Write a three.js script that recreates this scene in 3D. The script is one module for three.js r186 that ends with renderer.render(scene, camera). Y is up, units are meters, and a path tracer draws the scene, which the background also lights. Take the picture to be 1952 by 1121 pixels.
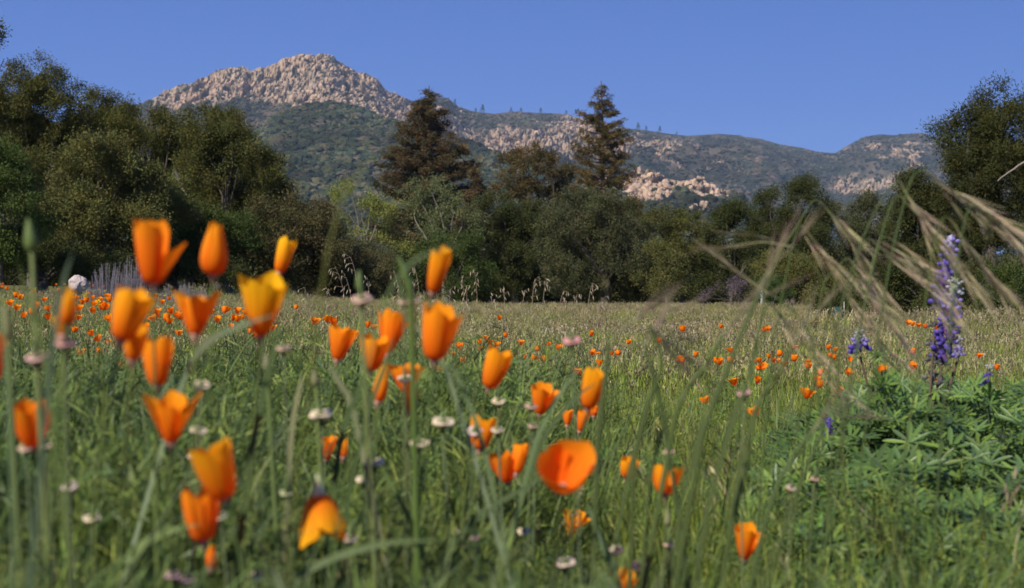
import * as THREE from 'three';
import { ImprovedNoise } from 'three/addons/math/ImprovedNoise.js';

// ---------------------------------------------------------------- camera, sky, sun, exposure
const F = 2681, CX = 976, CY = 560.5, H = 0.48;           // photograph pixels, eye height
const scene = new THREE.Scene();
const camera = new THREE.PerspectiveCamera(2 * Math.atan(CY / F) * 180 / Math.PI, 1952 / 1121, 0.05, 12000);
camera.position.set(0, H, 0);
camera.lookAt(0, H, -10);
camera.focus = 6.2;
camera.userData.fStop = 7.8;
{
  const W = 512, Hh = 256, data = new Float32Array(W * Hh * 4), mix = (a, b, t) => a + (b - a) * t;
  const stops = [[-90, .17, .25, .40], [0, .172, .298, .632], [4, .13, .243, .586], [8, .095, .19, .52], [13, .07, .151, .455], [30, .045, .115, .39], [90, .032, .08, .29]];
  for (let j = 0; j < Hh; j++) {
    const el = (j + .5) / Hh * 180 - 90;
    let k = 0; while (k < stops.length - 2 && el > stops[k + 1][0]) k++;
    const a = stops[k], b = stops[k + 1], t = Math.min(1, Math.max(0, (el - a[0]) / (b[0] - a[0])));
    for (let i = 0; i < W; i++) { const o = (j * W + i) * 4; for (let c = 0; c < 3; c++) data[o + c] = mix(a[c + 1], b[c + 1], t); data[o + 3] = 1; }
  }
  const t = new THREE.DataTexture(data, W, Hh, THREE.RGBAFormat, THREE.FloatType);
  t.mapping = THREE.EquirectangularReflectionMapping; t.magFilter = THREE.LinearFilter; t.needsUpdate = true;
  scene.background = t; scene.environment = t;
}
const sun = new THREE.DirectionalLight(new THREE.Color().setRGB(1, .93, .80), 5);
sun.position.set(-56, 80, 58); sun.target.position.set(0, 0, -8);
sun.castShadow = true; sun.shadow.mapSize.set(4096, 4096);
Object.assign(sun.shadow.camera, { left: -60, right: 60, top: 60, bottom: -60, near: 1, far: 400 });
scene.add(sun, sun.target);
scene.fog = new THREE.FogExp2(new THREE.Color().setRGB(.55, .76, 1), .000085);
const renderer = new THREE.WebGLRenderer({ antialias: true });
renderer.toneMapping = THREE.LinearToneMapping;
renderer.toneMappingExposure = 1.27;
renderer.shadowMap.enabled = true;

// ---------------------------------------------------------------- helpers
let seed = 20177;
const rnd = () => { seed = (seed + 0x6D2B79F5) | 0; let t = Math.imul(seed ^ (seed >>> 15), 1 | seed); t = (t + Math.imul(t ^ (t >>> 7), 61 | t)) ^ t; return ((t ^ (t >>> 14)) >>> 0) / 4294967296; };
const rr = (a, b) => a + (b - a) * rnd(), rs = (a) => (rnd() * 2 - 1) * a, pick = (a) => a[Math.floor(rnd() * a.length)];
const V = (x, y, z) => new THREE.Vector3(x, y, z);
const clamp = (x, a = 0, b = 1) => Math.min(b, Math.max(a, x)), lerp = (a, b, t) => a + (b - a) * t, smooth = (a, b, x) => { const t = clamp((x - a) / (b - a)); return t * t * (3 - 2 * t); };
const noise = new ImprovedNoise(), n3 = (x, y, z) => noise.noise(x, y, z);
const fbm = (x, y, z, o = 4) => { let s = 0, a = .5; for (let i = 0; i < o; i++) { s += a * n3(x, y, z); x *= 2.03; y *= 2.03; z *= 2.03; a *= .5; } return s; };
const ridged = (x, y, z, o = 4) => { let s = 0, a = .5; for (let i = 0; i < o; i++) { s += a * (1 - 2 * Math.abs(n3(x, y, z))); x *= 2.1; y *= 2.1; z *= 2.1; a *= .5; } return s; };
const hash = (i, j, k) => { let h = (i * 374761393 + j * 668265263 + k * 2147483647) | 0; h = Math.imul(h ^ (h >>> 13), 1274126177); return ((h ^ (h >>> 16)) >>> 0) / 4294967296; };
function voronoi(x, y) { const i = Math.floor(x), j = Math.floor(y); let f1 = 9, f2 = 9, id = 0, ox = 0, oy = 0; for (let a = -1; a < 2; a++) for (let b = -1; b < 2; b++) { const dx = i + a + hash(i + a, j + b, 1) - x, dy = j + b + hash(i + a, j + b, 2) - y, q = Math.hypot(dx, dy); if (q < f1) { f2 = f1; f1 = q; id = hash(i + a, j + b, 3); ox = dx; oy = dy; } else if (q < f2) f2 = q; } return [f1, f2, id, ox * (hash(id * 999 | 0, 3, 7) - .5) + oy * (hash(id * 999 | 0, 5, 9) - .5)]; }
const interp = (pts, x) => { if (x <= pts[0][0]) return pts[0][1]; for (let k = 1; k < pts.length; k++) if (x <= pts[k][0]) { const a = pts[k - 1], b = pts[k]; return lerp(a[1], b[1], (x - a[0]) / (b[0] - a[0])); } return pts[pts.length - 1][1]; };
const P = (px, py, d) => V((px - CX) / F * d, H + (CY - py) / F * d, -d);
const ground = (x, z) => {
  const d = Math.hypot(x, z), s = .5 * (-x - .6 + Math.sqrt((x + .6) ** 2 + .3));
  return Math.min(.046 * s, .62 + .01 * s) * smooth(1.5, 8, d) + .016 * n3(x * .55, 3.1, z * .55) * smooth(.8, 4, d) + .03 * Math.max(0, d - 70) * smooth(70, 140, d) * (d < 400 ? 1 : 0) + (d >= 400 ? 9.9 : 0);
};
// a ray through the pixel meets vegetation of height hf over the ground: its distance
const hitD = (px, py, hf) => { for (let d = 1.6; d < 48; d += .04 + d * .004) { const p = P(px, py, d); if (p.y < ground(p.x, p.z) + hf) return d; } return 40; };

const taken = {};
const numbered = (n) => { const k = taken[n] = (taken[n] ?? -1) + 1; return k ? `${n}_${String(k).padStart(3, '0')}` : n; };
const shade = (o) => o.traverse((m) => { if (m.isMesh) { m.castShadow = true; m.receiveShadow = true; } });
function tag(o, label, category, group, kind) { if (label) o.userData.label = label; if (category) o.userData.category = category; if (group) o.userData.group = group; if (kind) o.userData.kind = kind; return o; }
function thing(name, label, category, pos, group) { const g = new THREE.Group(); g.name = numbered(name); g.position.copy(pos); scene.add(g); return tag(g, label, category, group); }
function part(name, geo, material, parent, kind) { const m = new THREE.Mesh(geo, material); m.name = name; m.castShadow = m.receiveShadow = true; parent.add(m); if (kind) m.userData.kind = kind; return m; }

class MB {
  constructor() { this.p = []; this.i = []; this.c = []; this.col = [1, 1, 1]; }
  v(x, y, z) { this.p.push(x, y, z); this.c.push(...this.col); return this.p.length / 3 - 1; }
  t(a, b, c) { this.i.push(a, b, c); }
  q(a, b, c, d) { this.i.push(a, b, c, a, c, d); }
  ribbon(pts, w, side, fold = 0) {                        // w: width per point; fold lowers the centre line
    let prev;
    pts.forEach((p, k) => {
      const h = w[k] / 2, row = fold ? [this.v(p.x - side.x * h, p.y - side.y * h, p.z - side.z * h), this.v(p.x, p.y - fold * h, p.z), this.v(p.x + side.x * h, p.y + side.y * h, p.z + side.z * h)]
        : [this.v(p.x - side.x * h, p.y - side.y * h, p.z - side.z * h), this.v(p.x + side.x * h, p.y + side.y * h, p.z + side.z * h)];
      if (prev) for (let j = 0; j + 1 < row.length; j++) this.q(prev[j], prev[j + 1], row[j + 1], row[j]);
      prev = row;
    });
  }
  tube(pts, rad, n = 5) {
    let prev; const up = V(.3, 1, .17).normalize();
    pts.forEach((p, k) => {
      const t = pts[Math.min(k + 1, pts.length - 1)].clone().sub(pts[Math.max(k - 1, 0)]).normalize();
      const a = V().crossVectors(t, Math.abs(t.dot(up)) > .95 ? V(1, 0, 0) : up).normalize(), b = V().crossVectors(t, a), row = [];
      for (let j = 0; j < n; j++) { const g = j / n * 2 * Math.PI, c = Math.cos(g) * rad[k], s = Math.sin(g) * rad[k]; row.push(this.v(p.x + a.x * c + b.x * s, p.y + a.y * c + b.y * s, p.z + a.z * c + b.z * s)); }
      if (prev) for (let j = 0; j < n; j++) this.q(prev[j], prev[(j + 1) % n], row[(j + 1) % n], row[j]);
      prev = row;
    });
    const e = pts[pts.length - 1], m = this.v(e.x, e.y, e.z); for (let j = 0; j < n; j++) this.t(prev[j], prev[(j + 1) % n], m);
  }
  spindle(a, b, r, n = 4) { const m = a.clone().lerp(b, .4), m2 = a.clone().lerp(b, .7); this.tube([a, m, m2, b], [r * .3, r, r * .75, r * .05], n); }
  leaf(p, dir, side, L, W) { const b = this.v(p.x, p.y, p.z), m = p.clone().addScaledVector(dir, L * .5), l = this.v(m.x - side.x * W, m.y - side.y * W, m.z - side.z * W), r = this.v(m.x + side.x * W, m.y + side.y * W, m.z + side.z * W), e = this.v(p.x + dir.x * L, p.y + dir.y * L, p.z + dir.z * L); this.q(b, r, e, l); }
  ball(c, rx, ry, rz, nu = 6, nv = 4) { const rows = []; for (let j = 0; j <= nv; j++) { const a = j / nv * Math.PI, row = []; for (let i = 0; i < nu; i++) { const g = i / nu * 2 * Math.PI; row.push(this.v(c.x + rx * Math.sin(a) * Math.cos(g), c.y - ry * Math.cos(a), c.z + rz * Math.sin(a) * Math.sin(g))); } rows.push(row); if (j) for (let i = 0; i < nu; i++) this.q(rows[j - 1][i], rows[j - 1][(i + 1) % nu], row[(i + 1) % nu], row[i]); } }
  geo() { const g = new THREE.BufferGeometry(); g.setAttribute('position', new THREE.Float32BufferAttribute(this.p, 3)); g.setAttribute('color', new THREE.Float32BufferAttribute(this.c, 3)); g.setIndex(this.i); g.computeVertexNormals(); return g; }
}
const rdir = () => { const z = rs(1), a = rr(0, 6.283), q = Math.sqrt(1 - z * z); return V(q * Math.cos(a), z, q * Math.sin(a)); };
const bez = (a, b, c, n) => Array.from({ length: n + 1 }, (_, k) => { const t = k / n; return a.clone().multiplyScalar((1 - t) ** 2).addScaledVector(b, 2 * t * (1 - t)).addScaledVector(c, t * t); });
const jitter = (c, s, hue = .1) => { const k = 1 + rs(s); return [c[0] * k * (1 + rs(hue)), c[1] * k, c[2] * k * (1 + rs(hue))]; };

const vc = (o = {}) => new THREE.MeshPhysicalMaterial({ color: 0xffffff, vertexColors: true, side: THREE.DoubleSide, roughness: .85, ...o });
const M = {
  leaf: vc({ transmission: .34, thickness: 0, roughness: .5, specularIntensity: .4 }),
  tree: new THREE.MeshPhysicalMaterial({ color: new THREE.Color().setRGB(.86, .86, .86), side: THREE.DoubleSide, roughness: .8, transmission: .38, thickness: 0, specularIntensity: .1 }),
  petal: vc({ transmission: .38, thickness: 0, roughness: .8, specularIntensity: .18 }),
  stem: vc({ roughness: .6, specularIntensity: .4 }),
  straw: vc({ transmission: .28, thickness: 0, roughness: .7, specularIntensity: .3 }),
  lupine: vc({ transmission: .38, thickness: 0, roughness: .38, specularIntensity: .5 }),
  floret: vc({ transmission: .25, thickness: 0, roughness: .6 }),
  bark: vc({ roughness: .95 }),
  rock: vc({ roughness: .95, side: THREE.FrontSide, specularIntensity: .15, flatShading: true }),
  bush: new THREE.MeshPhysicalMaterial({ color: 0xffffff, roughness: 1, specularIntensity: .1 }),
};
function scatter(name, geo, material, list, parent) {     // list of [Matrix4, colour]
  const m = new THREE.InstancedMesh(geo, material, list.length); m.name = name; m.castShadow = m.receiveShadow = true;
  const c = new THREE.Color(); list.forEach(([x, k], i) => { m.setMatrixAt(i, x); m.setColorAt(i, c.setRGB(...k)); });
  m.userData.kind = 'stuff'; (parent ?? scene).add(m); return m;
}
const mat4 = (p, q, s) => new THREE.Matrix4().compose(p, q, typeof s === 'number' ? V(s, s, s) : s);
const rq = () => new THREE.Quaternion().setFromEuler(new THREE.Euler(rr(0, 6.28), rr(0, 6.28), rr(0, 6.28)));
const yq = (a, tilt = 0) => new THREE.Quaternion().setFromEuler(new THREE.Euler(rs(tilt), a, rs(tilt)));

// ---------------------------------------------------------------- ground sheet
{
  const b = new MB(), na = 140, ds = []; for (let d = .0; d < 5200; d = d < .3 ? d + .15 : d * 1.085 + .02) ds.push(d);
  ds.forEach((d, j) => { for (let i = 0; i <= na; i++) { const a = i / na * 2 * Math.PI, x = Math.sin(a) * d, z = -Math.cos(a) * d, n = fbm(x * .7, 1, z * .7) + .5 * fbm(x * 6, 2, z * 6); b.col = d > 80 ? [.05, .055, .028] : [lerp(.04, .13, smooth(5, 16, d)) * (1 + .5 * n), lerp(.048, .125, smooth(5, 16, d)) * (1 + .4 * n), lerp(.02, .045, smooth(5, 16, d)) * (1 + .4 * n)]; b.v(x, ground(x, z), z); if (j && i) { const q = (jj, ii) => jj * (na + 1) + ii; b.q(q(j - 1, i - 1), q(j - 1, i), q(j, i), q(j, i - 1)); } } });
  const m = new THREE.Mesh(b.geo(), vc({ roughness: 1, side: THREE.DoubleSide })); m.name = 'meadow_ground'; m.receiveShadow = true;
  m.material.specularIntensity = .1; scene.add(tag(m, 'dark grassy soil of the flower meadow running back to the trees', null, null, 'structure'));
}

// ---------------------------------------------------------------- mountains
const gauss = (list, px, py) => { let s = 0; for (const [x, y, rx, ry, w] of list) s += w * Math.exp(-(((px - x) / rx) ** 2) - (((py - y) / ry) ** 2)); return s; };
const bushes = [], boulders = [], ROCK = [.43, .30, .205], bigRock = [];
function massif(name, label, o) {
  const b = new MB(), nx = o.nx, nv = o.nv, back = 10, at = [];
  for (let i = 0; i <= nx; i++) {
    const px = lerp(o.x0, o.x1, i / nx), dr = o.dR(px), df = o.dF(px), hr = H + (CY - interp(o.ridge, px)) / F * dr;
    const rows = [];
    for (let j = 0; j <= nv + back; j++) {
      const over = Math.max(0, j - nv) / back, t = Math.min(1, j / nv);
      let d = lerp(df, dr, t) + over * 500; const x0 = (px - CX) / F * d, env = Math.sin(Math.PI * clamp(t, 0, 1)) ** .7 * (1 - .9 * smooth(.5, .95, t));
      let y = lerp(o.hF, hr, t ** o.pow) - over * 160;
      const wx = x0 / o.scale, wz = d / o.scale;
      const rg = ridged(wx * .9 + .25 * fbm(wx, 7, wz), o.seed, wz * .35, 4) - .25;
      y += env * o.amp * (rg + .9 * smooth(1100, 1300, px) * Math.min(0, rg));
      y += (hr - o.hF) * .035 * (1 - over) * fbm(wx * 5, o.seed + 5, wz * 5, 4) * (t > .97 ? (1 - t) / .03 : 1);
      const py = CY - (y - H) / d * F;
      let rock = gauss(o.rock, px, py) + o.mixed * (fbm(x0 / 70, o.seed + 9, y / 55 + d / 160, 4) * 2.3) + .55 * fbm(x0 / 15, o.seed + 2, y / 17 + d / 40, 3);
      rock = smooth(.3, .72, rock + .16 * n3(x0 / 8, y / 8, o.seed) - .3 * smooth(.3, .75, ridged(x0 / 70 + .8 * n3(x0 / 50, y / 50, 3), o.seed + 4, (y + d * .5) / 240, 3)));
      // fractured granite: tall cells pushed out of the face
      const s = o.cell, wq = n3(x0 / 24, y / 24, 4) * .5, up = y * 1.1 + d * .45, gul = ridged(x0 / 95 + .6 * n3(x0 / 60, y / 60, 3), o.seed + 4, (y + d * .5) / 260, 3);
      const [a1, a2, ia, ta] = voronoi(x0 / (s * 2.6) + wq, up / (s * 4.4) + wq), [f1, f2, id, tb] = voronoi(x0 / s + wq, up / (s * 1.9) - wq), [g1, g2, id2, tc] = voronoi(x0 / (s * .5) + 9, up / (s * .75));
      const bulge = 1.25 * rock * s * ((ia - .5) * 1.5 + ta * 2.8 - .7 * (1 - smooth(0, .12, a2 - a1)) + (id - .5) * .55 + tb * 1.3 - .35 * (1 - smooth(0, .14, f2 - f1)) + (id2 - .5) * .28 + tc * .6 + .25 * n3(x0 / (s * .35), y / (s * .5), 2) - 1.0 * smooth(.25, .8, gul)) * (over ? 0 : 1);
      d -= bulge * .8; y += bulge * .5 * (t > .96 ? (1 - t) / .04 + .25 : 1);
      const crack = smooth(.02, .2, f2 - f1) * smooth(0, .09, a2 - a1), v = .82 + .3 * id * .6 + .16 * fbm(x0 / 25, 3, y / 25, 3) + .1 * (id2 - .5), pink = fbm(x0 / 120, 8, y / 120, 3);
      const soil = smooth(.1, .5, fbm(x0 / 45, o.seed + 21, y / 30, 3) + o.dry), br = .85 + .5 * fbm(x0 / 14, 5, y / 12, 3);
      const G = [lerp(.032, .15, soil * .6) * br, lerp(.037, .112, soil * .6) * br, lerp(.026, .082, soil * .6) * br];
      const k = rock * lerp(.12, 1, crack) * (1 - .75 * smooth(.12, .3, fbm(x0 / 15 + 7, y / 24, d / 50, 4) - .06 * smooth(.6, 1.1, gauss(o.rock, px, py))));
      b.col = [lerp(G[0], (ROCK[0] + .06 * pink) * v, k), lerp(G[1], (ROCK[1] - .01 * pink) * v, k), lerp(G[2], (ROCK[2] - .03 * pink) * v, k)];
      b.v((px - CX) / F * d, y, -d);
      rows.push({ x: (px - CX) / F * d, y, z: -d, rock, over, px, t });
    }
    at.push(rows);
  }
  const R = nv + back + 1; for (let i = 0; i < nx; i++) for (let j = 0; j < nv + back; j++) b.q(i * R + j, (i + 1) * R + j, (i + 1) * R + j + 1, i * R + j + 1);
  const m = new THREE.Mesh(b.geo(), M.rock); m.name = name; m.castShadow = m.receiveShadow = true; scene.add(tag(m, label, null, null, 'structure'));
  for (let n = 0; n < o.bushes; n++) { const i = Math.floor(rnd() * nx), j = Math.floor(rnd() * nv), q = at[i][j]; let v2 = 0; if (q.rock > .4 + rs(.3) && rnd() < .82) continue; const s = o.bush * rr(.4, 1.2) * (rnd() < .06 ? 1.7 : 1) * (q.rock > .4 ? .62 : 1) * (q.t > .97 ? .5 : 1); bushes.push([mat4(V(q.x + rs(3), q.y + s * .15, q.z + rs(3)), yq(rr(0, 6.3), .3), V(s * rr(.9, 1.5), s * rr(.6, .95), s)), jitter(pick([[.034, .043, .022], [.05, .056, .026], [.03, .042, .025], [.085, .074, .05], [.066, .066, .034], [.03, .036, .024]]).map((v) => v * (1 + 1.1 * n3(q.x / 90, q.y / 60, q.z / 130)) * (o.x1 > 2000 ? [1.15, .95, 1.12][v2++ % 3] : 1)), .25)]); }
  for (let n = 0, hit = 0; n < o.boulders * 6 && hit < o.boulders; n++) { const i = Math.floor(rnd() * nx), j = Math.floor(rnd() * (nv - 1)), q = at[i][j]; if (q.rock < .6) continue; hit++; const s = o.cell * (.1 + .42 * rnd() ** 3) * (1 - .5 * (q.t > .97)), v = rr(.8, 1.12), p = V(q.x + rs(2), q.y, q.z + rs(2)), x = [p, yq(rr(0, 6.3), .4), V(s * rr(.8, 1.2), s * rr(.9, 1.6), s), [ROCK[0] * v, ROCK[1] * v, ROCK[2] * v * rr(.92, 1.08)]]; if (hit <= o.big) { x[2].multiplyScalar(1.25); bigRock.push([m, ...x]); } else boulders.push([mat4(...x.slice(0, 3)), x[3]]); }
  return at;
}
const ridge1 = [[-120, 250], [120, 232], [200, 222], [270, 196], [300, 181], [322, 170], [340, 161], [362, 158], [385, 147], [404, 138], [425, 128], [440, 131], [465, 127], [478, 137], [500, 129], [520, 122], [540, 113], [560, 107], [580, 104], [600, 102], [622, 100], [634, 103], [645, 113], [655, 122], [672, 130], [690, 140], [718, 150], [728, 163], [740, 174], [765, 187], [790, 196], [815, 194], [835, 186], [850, 186], [862, 193], [880, 205], [900, 212], [940, 217], [975, 213], [1020, 215], [1080, 217], [1110, 225], [1150, 235], [1200, 245], [1230, 248], [1275, 255], [1310, 259], [1370, 255], [1410, 258], [1450, 265], [1490, 276], [1530, 282], [1560, 290], [1592, 292], [1620, 275], [1650, 260], [1680, 256], [1705, 258], [1720, 256], [1755, 253], [1790, 261], [1830, 276], [1900, 292], [2080, 300]];
const crest = massif('mountain', 'pale granite peak with long chaparral ridge running right behind the trees', {
  x0: -100, x1: 2060, nx: 1150, nv: 170, ridge: ridge1, dR: (px) => interp([[-100, 2500], [300, 2350], [620, 2200], [800, 2350], [900, 2650], [1200, 2900], [1590, 3300], [1720, 3100], [2060, 2900]], px), dF: (px) => interp([[-100, 1500], [800, 1450], [1200, 1650], [1590, 2100], [2060, 1700]], px), hF: 60, pow: 1.15, amp: 130, scale: 330, seed: 3.3, mixed: .42, dry: .22, cell: 6.6, bush: 3.3, bushes: 34000, boulders: 2200, big: 60,
  rock: [[560, 150, 120, 55, 1], [440, 160, 60, 44, .95], [660, 165, 100, 60, 1.1], [730, 195, 70, 45, 1], [345, 178, 60, 26, .6], [620, 190, 110, 24, .6], [470, 215, 40, 26, -.7], [600, 106, 90, 18, .8], [480, 132, 60, 18, .7], [390, 152, 60, 18, .6], [310, 188, 50, 22, .7], [345, 200, 40, 20, .3], [790, 215, 40, 30, .7], [860, 215, 35, 25, .6], [880, 250, 50, 22, .7], [960, 280, 60, 24, .95], [1000, 255, 90, 24, .7], [1090, 250, 90, 26, .85], [1150, 265, 60, 40, .6], [1050, 300, 80, 24, .6], [940, 222, 60, 10, -.4], [1215, 268, 26, 14, .45], [1440, 335, 24, 20, .6], [1330, 300, 60, 40, .3], [1250, 290, 60, 34, .42], [1480, 300, 60, 20, .16], [1410, 275, 50, 14, .25], [1380, 320, 40, 20, .3], [1290, 270, 40, 10, .3], [1560, 320, 40, 20, .2], [1730, 285, 50, 24, .3], [1660, 285, 40, 14, .35], [1700, 300, 60, 26, .38], [1620, 355, 50, 26, .7], [1690, 350, 50, 24, .6], [1740, 330, 60, 40, .35], [1530, 330, 50, 30, -.3], [1380, 285, 60, 14, -.15]] });
massif('hill', 'rounded dark green chaparral hill in front of the granite peak', {
  x0: 150, x1: 1180, nx: 360, nv: 110, ridge: [[150, 420], [300, 370], [380, 330], [440, 288], [480, 255], [520, 222], [560, 204], [600, 197], [640, 194], [690, 204], [740, 226], [790, 240], [850, 255], [900, 270], [950, 294], [1000, 325], [1060, 365], [1180, 440]], dR: () => 1500, dF: () => 800, hF: 12, pow: 1.05, amp: 34, scale: 230, seed: 8.1, mixed: .22, dry: .02, cell: 7, bush: 3.3, bushes: 21000, boulders: 260, big: 0,
  rock: [[620, 222, 50, 12, .22], [530, 270, 30, 12, .2], [560, 345, 14, 20, .25], [880, 310, 40, 20, .2]] });
massif('hill', 'low spur of pale boulders and brush to the right of the tall conifers', {
  x0: 860, x1: 1560, nx: 300, nv: 80, ridge: [[860, 330], [940, 318], [1000, 318], [1060, 322], [1130, 318], [1190, 322], [1212, 325], [1230, 329], [1262, 333], [1285, 343], [1300, 342], [1340, 345], [1370, 352], [1400, 362], [1415, 378], [1440, 402], [1480, 430], [1560, 470]], dR: () => 1250, dF: () => 850, hF: 20, pow: 1, amp: 14, scale: 150, seed: 5.7, mixed: .3, dry: .0, cell: 6.5, bush: 3.8, bushes: 4500, boulders: 700, big: 110,
  rock: [[1220, 348, 60, 30, 1], [1290, 362, 70, 22, .95], [1370, 368, 44, 18, .85], [1210, 385, 40, 14, .6], [1330, 402, 30, 12, .6], [1120, 340, 80, 20, .6], [1300, 385, 60, 10, -.2], [1400, 395, 40, 14, -.3]] });
{
  M.block = new THREE.MeshStandardMaterial({ color: 0xffffff, roughness: 1, flatShading: true });
  const rough = (detail, amp, sd) => { const g = new THREE.IcosahedronGeometry(1, detail), p = g.attributes.position; for (let i = 0; i < p.count; i++) { const v = V().fromBufferAttribute(p, i), k = 1 + amp * fbm(v.x * 1.7 + sd, v.y * 1.7, v.z * 1.7, 3) * 2; p.setXYZ(i, v.x * k, v.y * k, v.z * k); } g.computeVertexNormals(); return g; };
  const half = Math.ceil(bushes.length / 2), third = Math.ceil(boulders.length / 2), r1 = rough(1, .6, 3), r2 = rough(1, .7, 9);
  tag(scatter('chaparral', rough(2, .55, 1), M.bush, bushes.slice(0, half)), 'scattered dark chaparral bushes covering the mountain slopes');
  tag(scatter('chaparral_001', rough(2, .6, 5), M.bush, bushes.slice(half)), 'paired lighter and darker brush spread over the slopes');
  tag(scatter('boulder_field', r1, M.block, boulders.slice(0, third)), 'pale granite boulders strewn over the peak and spur');
  tag(scatter('boulder_field_001', r2, M.block, boulders.slice(third)), 'smaller pale granite blocks wedged among the boulders');
  bigRock.forEach(([parent, p, q, s, c], k) => { const key = Math.floor(rnd() * 5); M['r' + key] ??= new THREE.MeshStandardMaterial({ color: new THREE.Color().setRGB(...c), roughness: 1, flatShading: true }); const m = part('boulder', k % 2 ? r1 : r2, M['r' + key], parent); m.position.copy(p); m.quaternion.copy(q); m.scale.copy(s); });
}

// ---------------------------------------------------------------- trees
function sprayProto(n, len, wid, sd, needle = false) {    // a twig with leaves in a ball of radius 1
  seed = sd; const b = new MB();
  for (let k = 0; k < n; k++) { const c = rdir().multiplyScalar(rr(.15, .95)); if (needle) { c.y *= .35; c.z *= .45; } const d = rdir().multiplyScalar(.9).add(c).add(V(0, .15, 0)).normalize(), s = V().crossVectors(d, rdir()).normalize(); b.leaf(c, d, s, len * rr(.7, 1.3), wid * rr(.7, 1.2)); }
  return b.geo();
}
const SP = { oak: [sprayProto(78, .23, .062, 11), sprayProto(78, .21, .07, 12)], airy: [sprayProto(44, .22, .075, 13)], fir: [sprayProto(46, .5, .05, 14, true), sprayProto(40, .55, .055, 15, true)], juniper: [sprayProto(84, .3, .04, 16)] };
const BARK = [.09, .075, .06];
function limbGeo(a, c, r0, r1, n = 6, wob = .08, col = BARK) {
  const b = new MB(), L = a.distanceTo(c), mid = a.clone().lerp(c, .5).add(V(rs(L * wob * 2), L * wob, rs(L * wob * 2))), pts = bez(a, mid, c, 7); b.col = jitter(col, .15, .05);
  for (let k = 1; k < 7; k++) pts[k].add(V(rs(L * .02), rs(L * .02), rs(L * .02))); b.tube(pts, pts.map((_, k) => lerp(r0, r1, k / 7)), n); return b.geo();
}
function foliage(list, c, r, o) {
  const n = Math.round(o.dens * 9 * (r / o.size) ** 2 * .8);
  for (let k = 0; k < n; k++) { const dir = rdir(), q = dir.clone().multiplyScalar(r * (.45 + .6 * Math.sqrt(rnd()))); q.y *= .85; const p = c.clone().add(q); if (fbm(p.x * .9 / o.size * .4 + o.sd, p.y * .9 / o.size * .4, p.z / o.size * .36, 2) < o.gap) continue; if (p.y < .05) continue; list.push([mat4(p, rq(), o.size * rr(.65, 1.2)), jitter(pick(o.col), o.vary ?? .22, .12)]); }
}
function tree(o) {
  seed = Math.round(o.base * 13 + o.d * 101 + 7);
  const gx = (o.base - CX) / F * o.d, root = thing(o.name, o.label, o.cat ?? 'tree', V(gx, ground(gx, -o.d), -o.d), o.group);
  const k = o.d / F, W = (Math.max(...o.lobes.map((l) => l[0] + l[2])) - Math.min(...o.lobes.map((l) => l[0] - l[2]))) * k;
  const lobes = []; for (const [px, py, r] of o.lobes) { const depth = rs(W * .16), c = P(px, py, o.d).sub(root.position); c.z += depth; lobes.push([c, r * k]); if (!o.thin) { const c2 = c.clone(); c2.z -= W * rr(.22, .4); c2.y -= r * k * .25; c2.x += rs(r * k); lobes.push([c2, r * k * .95]); } }
  const q = { size: .3, dens: 1.5, sd: o.base, ...o, gap: (o.gap ?? -.12) + .03 };
  const crown = []; for (const [c, r] of lobes) { foliage(crown, c, r, q); for (let j = 0; j < 5; j++) { const e = rdir().multiplyScalar(r * rr(.75, 1.2)); e.y = Math.abs(e.y) * .85; foliage(crown, c.clone().add(e), r * rr(.2, .46), { ...q, dens: q.dens * .9 }); } }
  const protos = SP[o.spray ?? 'oak'], cr = new THREE.Group(); cr.name = 'crown'; cr.userData.kind = 'stuff';
  protos.forEach((g, i) => { const l = crown.filter((_, j) => j % protos.length === i); if (l.length) { const m = scatter(protos.length > 1 ? 'foliage' : 'crown', g, M.tree, l, protos.length > 1 ? cr : root); } });
  if (protos.length > 1) root.add(cr);
  const top = V(0, 0, 0); lobes.forEach(([c]) => top.add(c)); top.multiplyScalar(1 / lobes.length); const fork = top.clone().multiplyScalar(.42), tr = o.trunk ?? clamp(W * .035, .05, .3);
  part('trunk', limbGeo(V(0, -.1, 0), fork, tr * 1.3, tr * .8, 8, .06, o.bark), M.bark, root);
  lobes.slice(0, 14).forEach(([c], i) => { if (i % 2 === 0) part('limb', limbGeo(fork, c.clone().lerp(fork, .1), tr * .45, tr * .08, 6, .1, o.bark), M.bark, root); });
  (o.bare ?? []).forEach(([x1, y1, x2, y2, r, dz]) => { const a = P(x1, y1, o.d - dz).sub(root.position), c = P(x2, y2, o.d - dz).sub(root.position); part('branch', limbGeo(a, c, r, r * .5, 6, .05, [.2, .17, .14]), M.bark, root).userData.label = 'pale bare branch showing in the crown'; });
  return root;
}
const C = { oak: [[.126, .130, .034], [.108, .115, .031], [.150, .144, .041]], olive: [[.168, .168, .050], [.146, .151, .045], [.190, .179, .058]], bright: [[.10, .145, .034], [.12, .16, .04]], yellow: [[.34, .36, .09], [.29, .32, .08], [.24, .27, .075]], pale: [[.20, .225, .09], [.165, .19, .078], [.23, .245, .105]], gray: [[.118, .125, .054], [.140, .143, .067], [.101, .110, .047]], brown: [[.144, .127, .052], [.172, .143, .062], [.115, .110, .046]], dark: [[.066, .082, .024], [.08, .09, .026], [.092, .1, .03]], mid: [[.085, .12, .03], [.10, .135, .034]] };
const T = (name, label, d, base, col, lobes, x = {}) => tree({ name, label, d, base, col, lobes, ...x });
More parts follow.
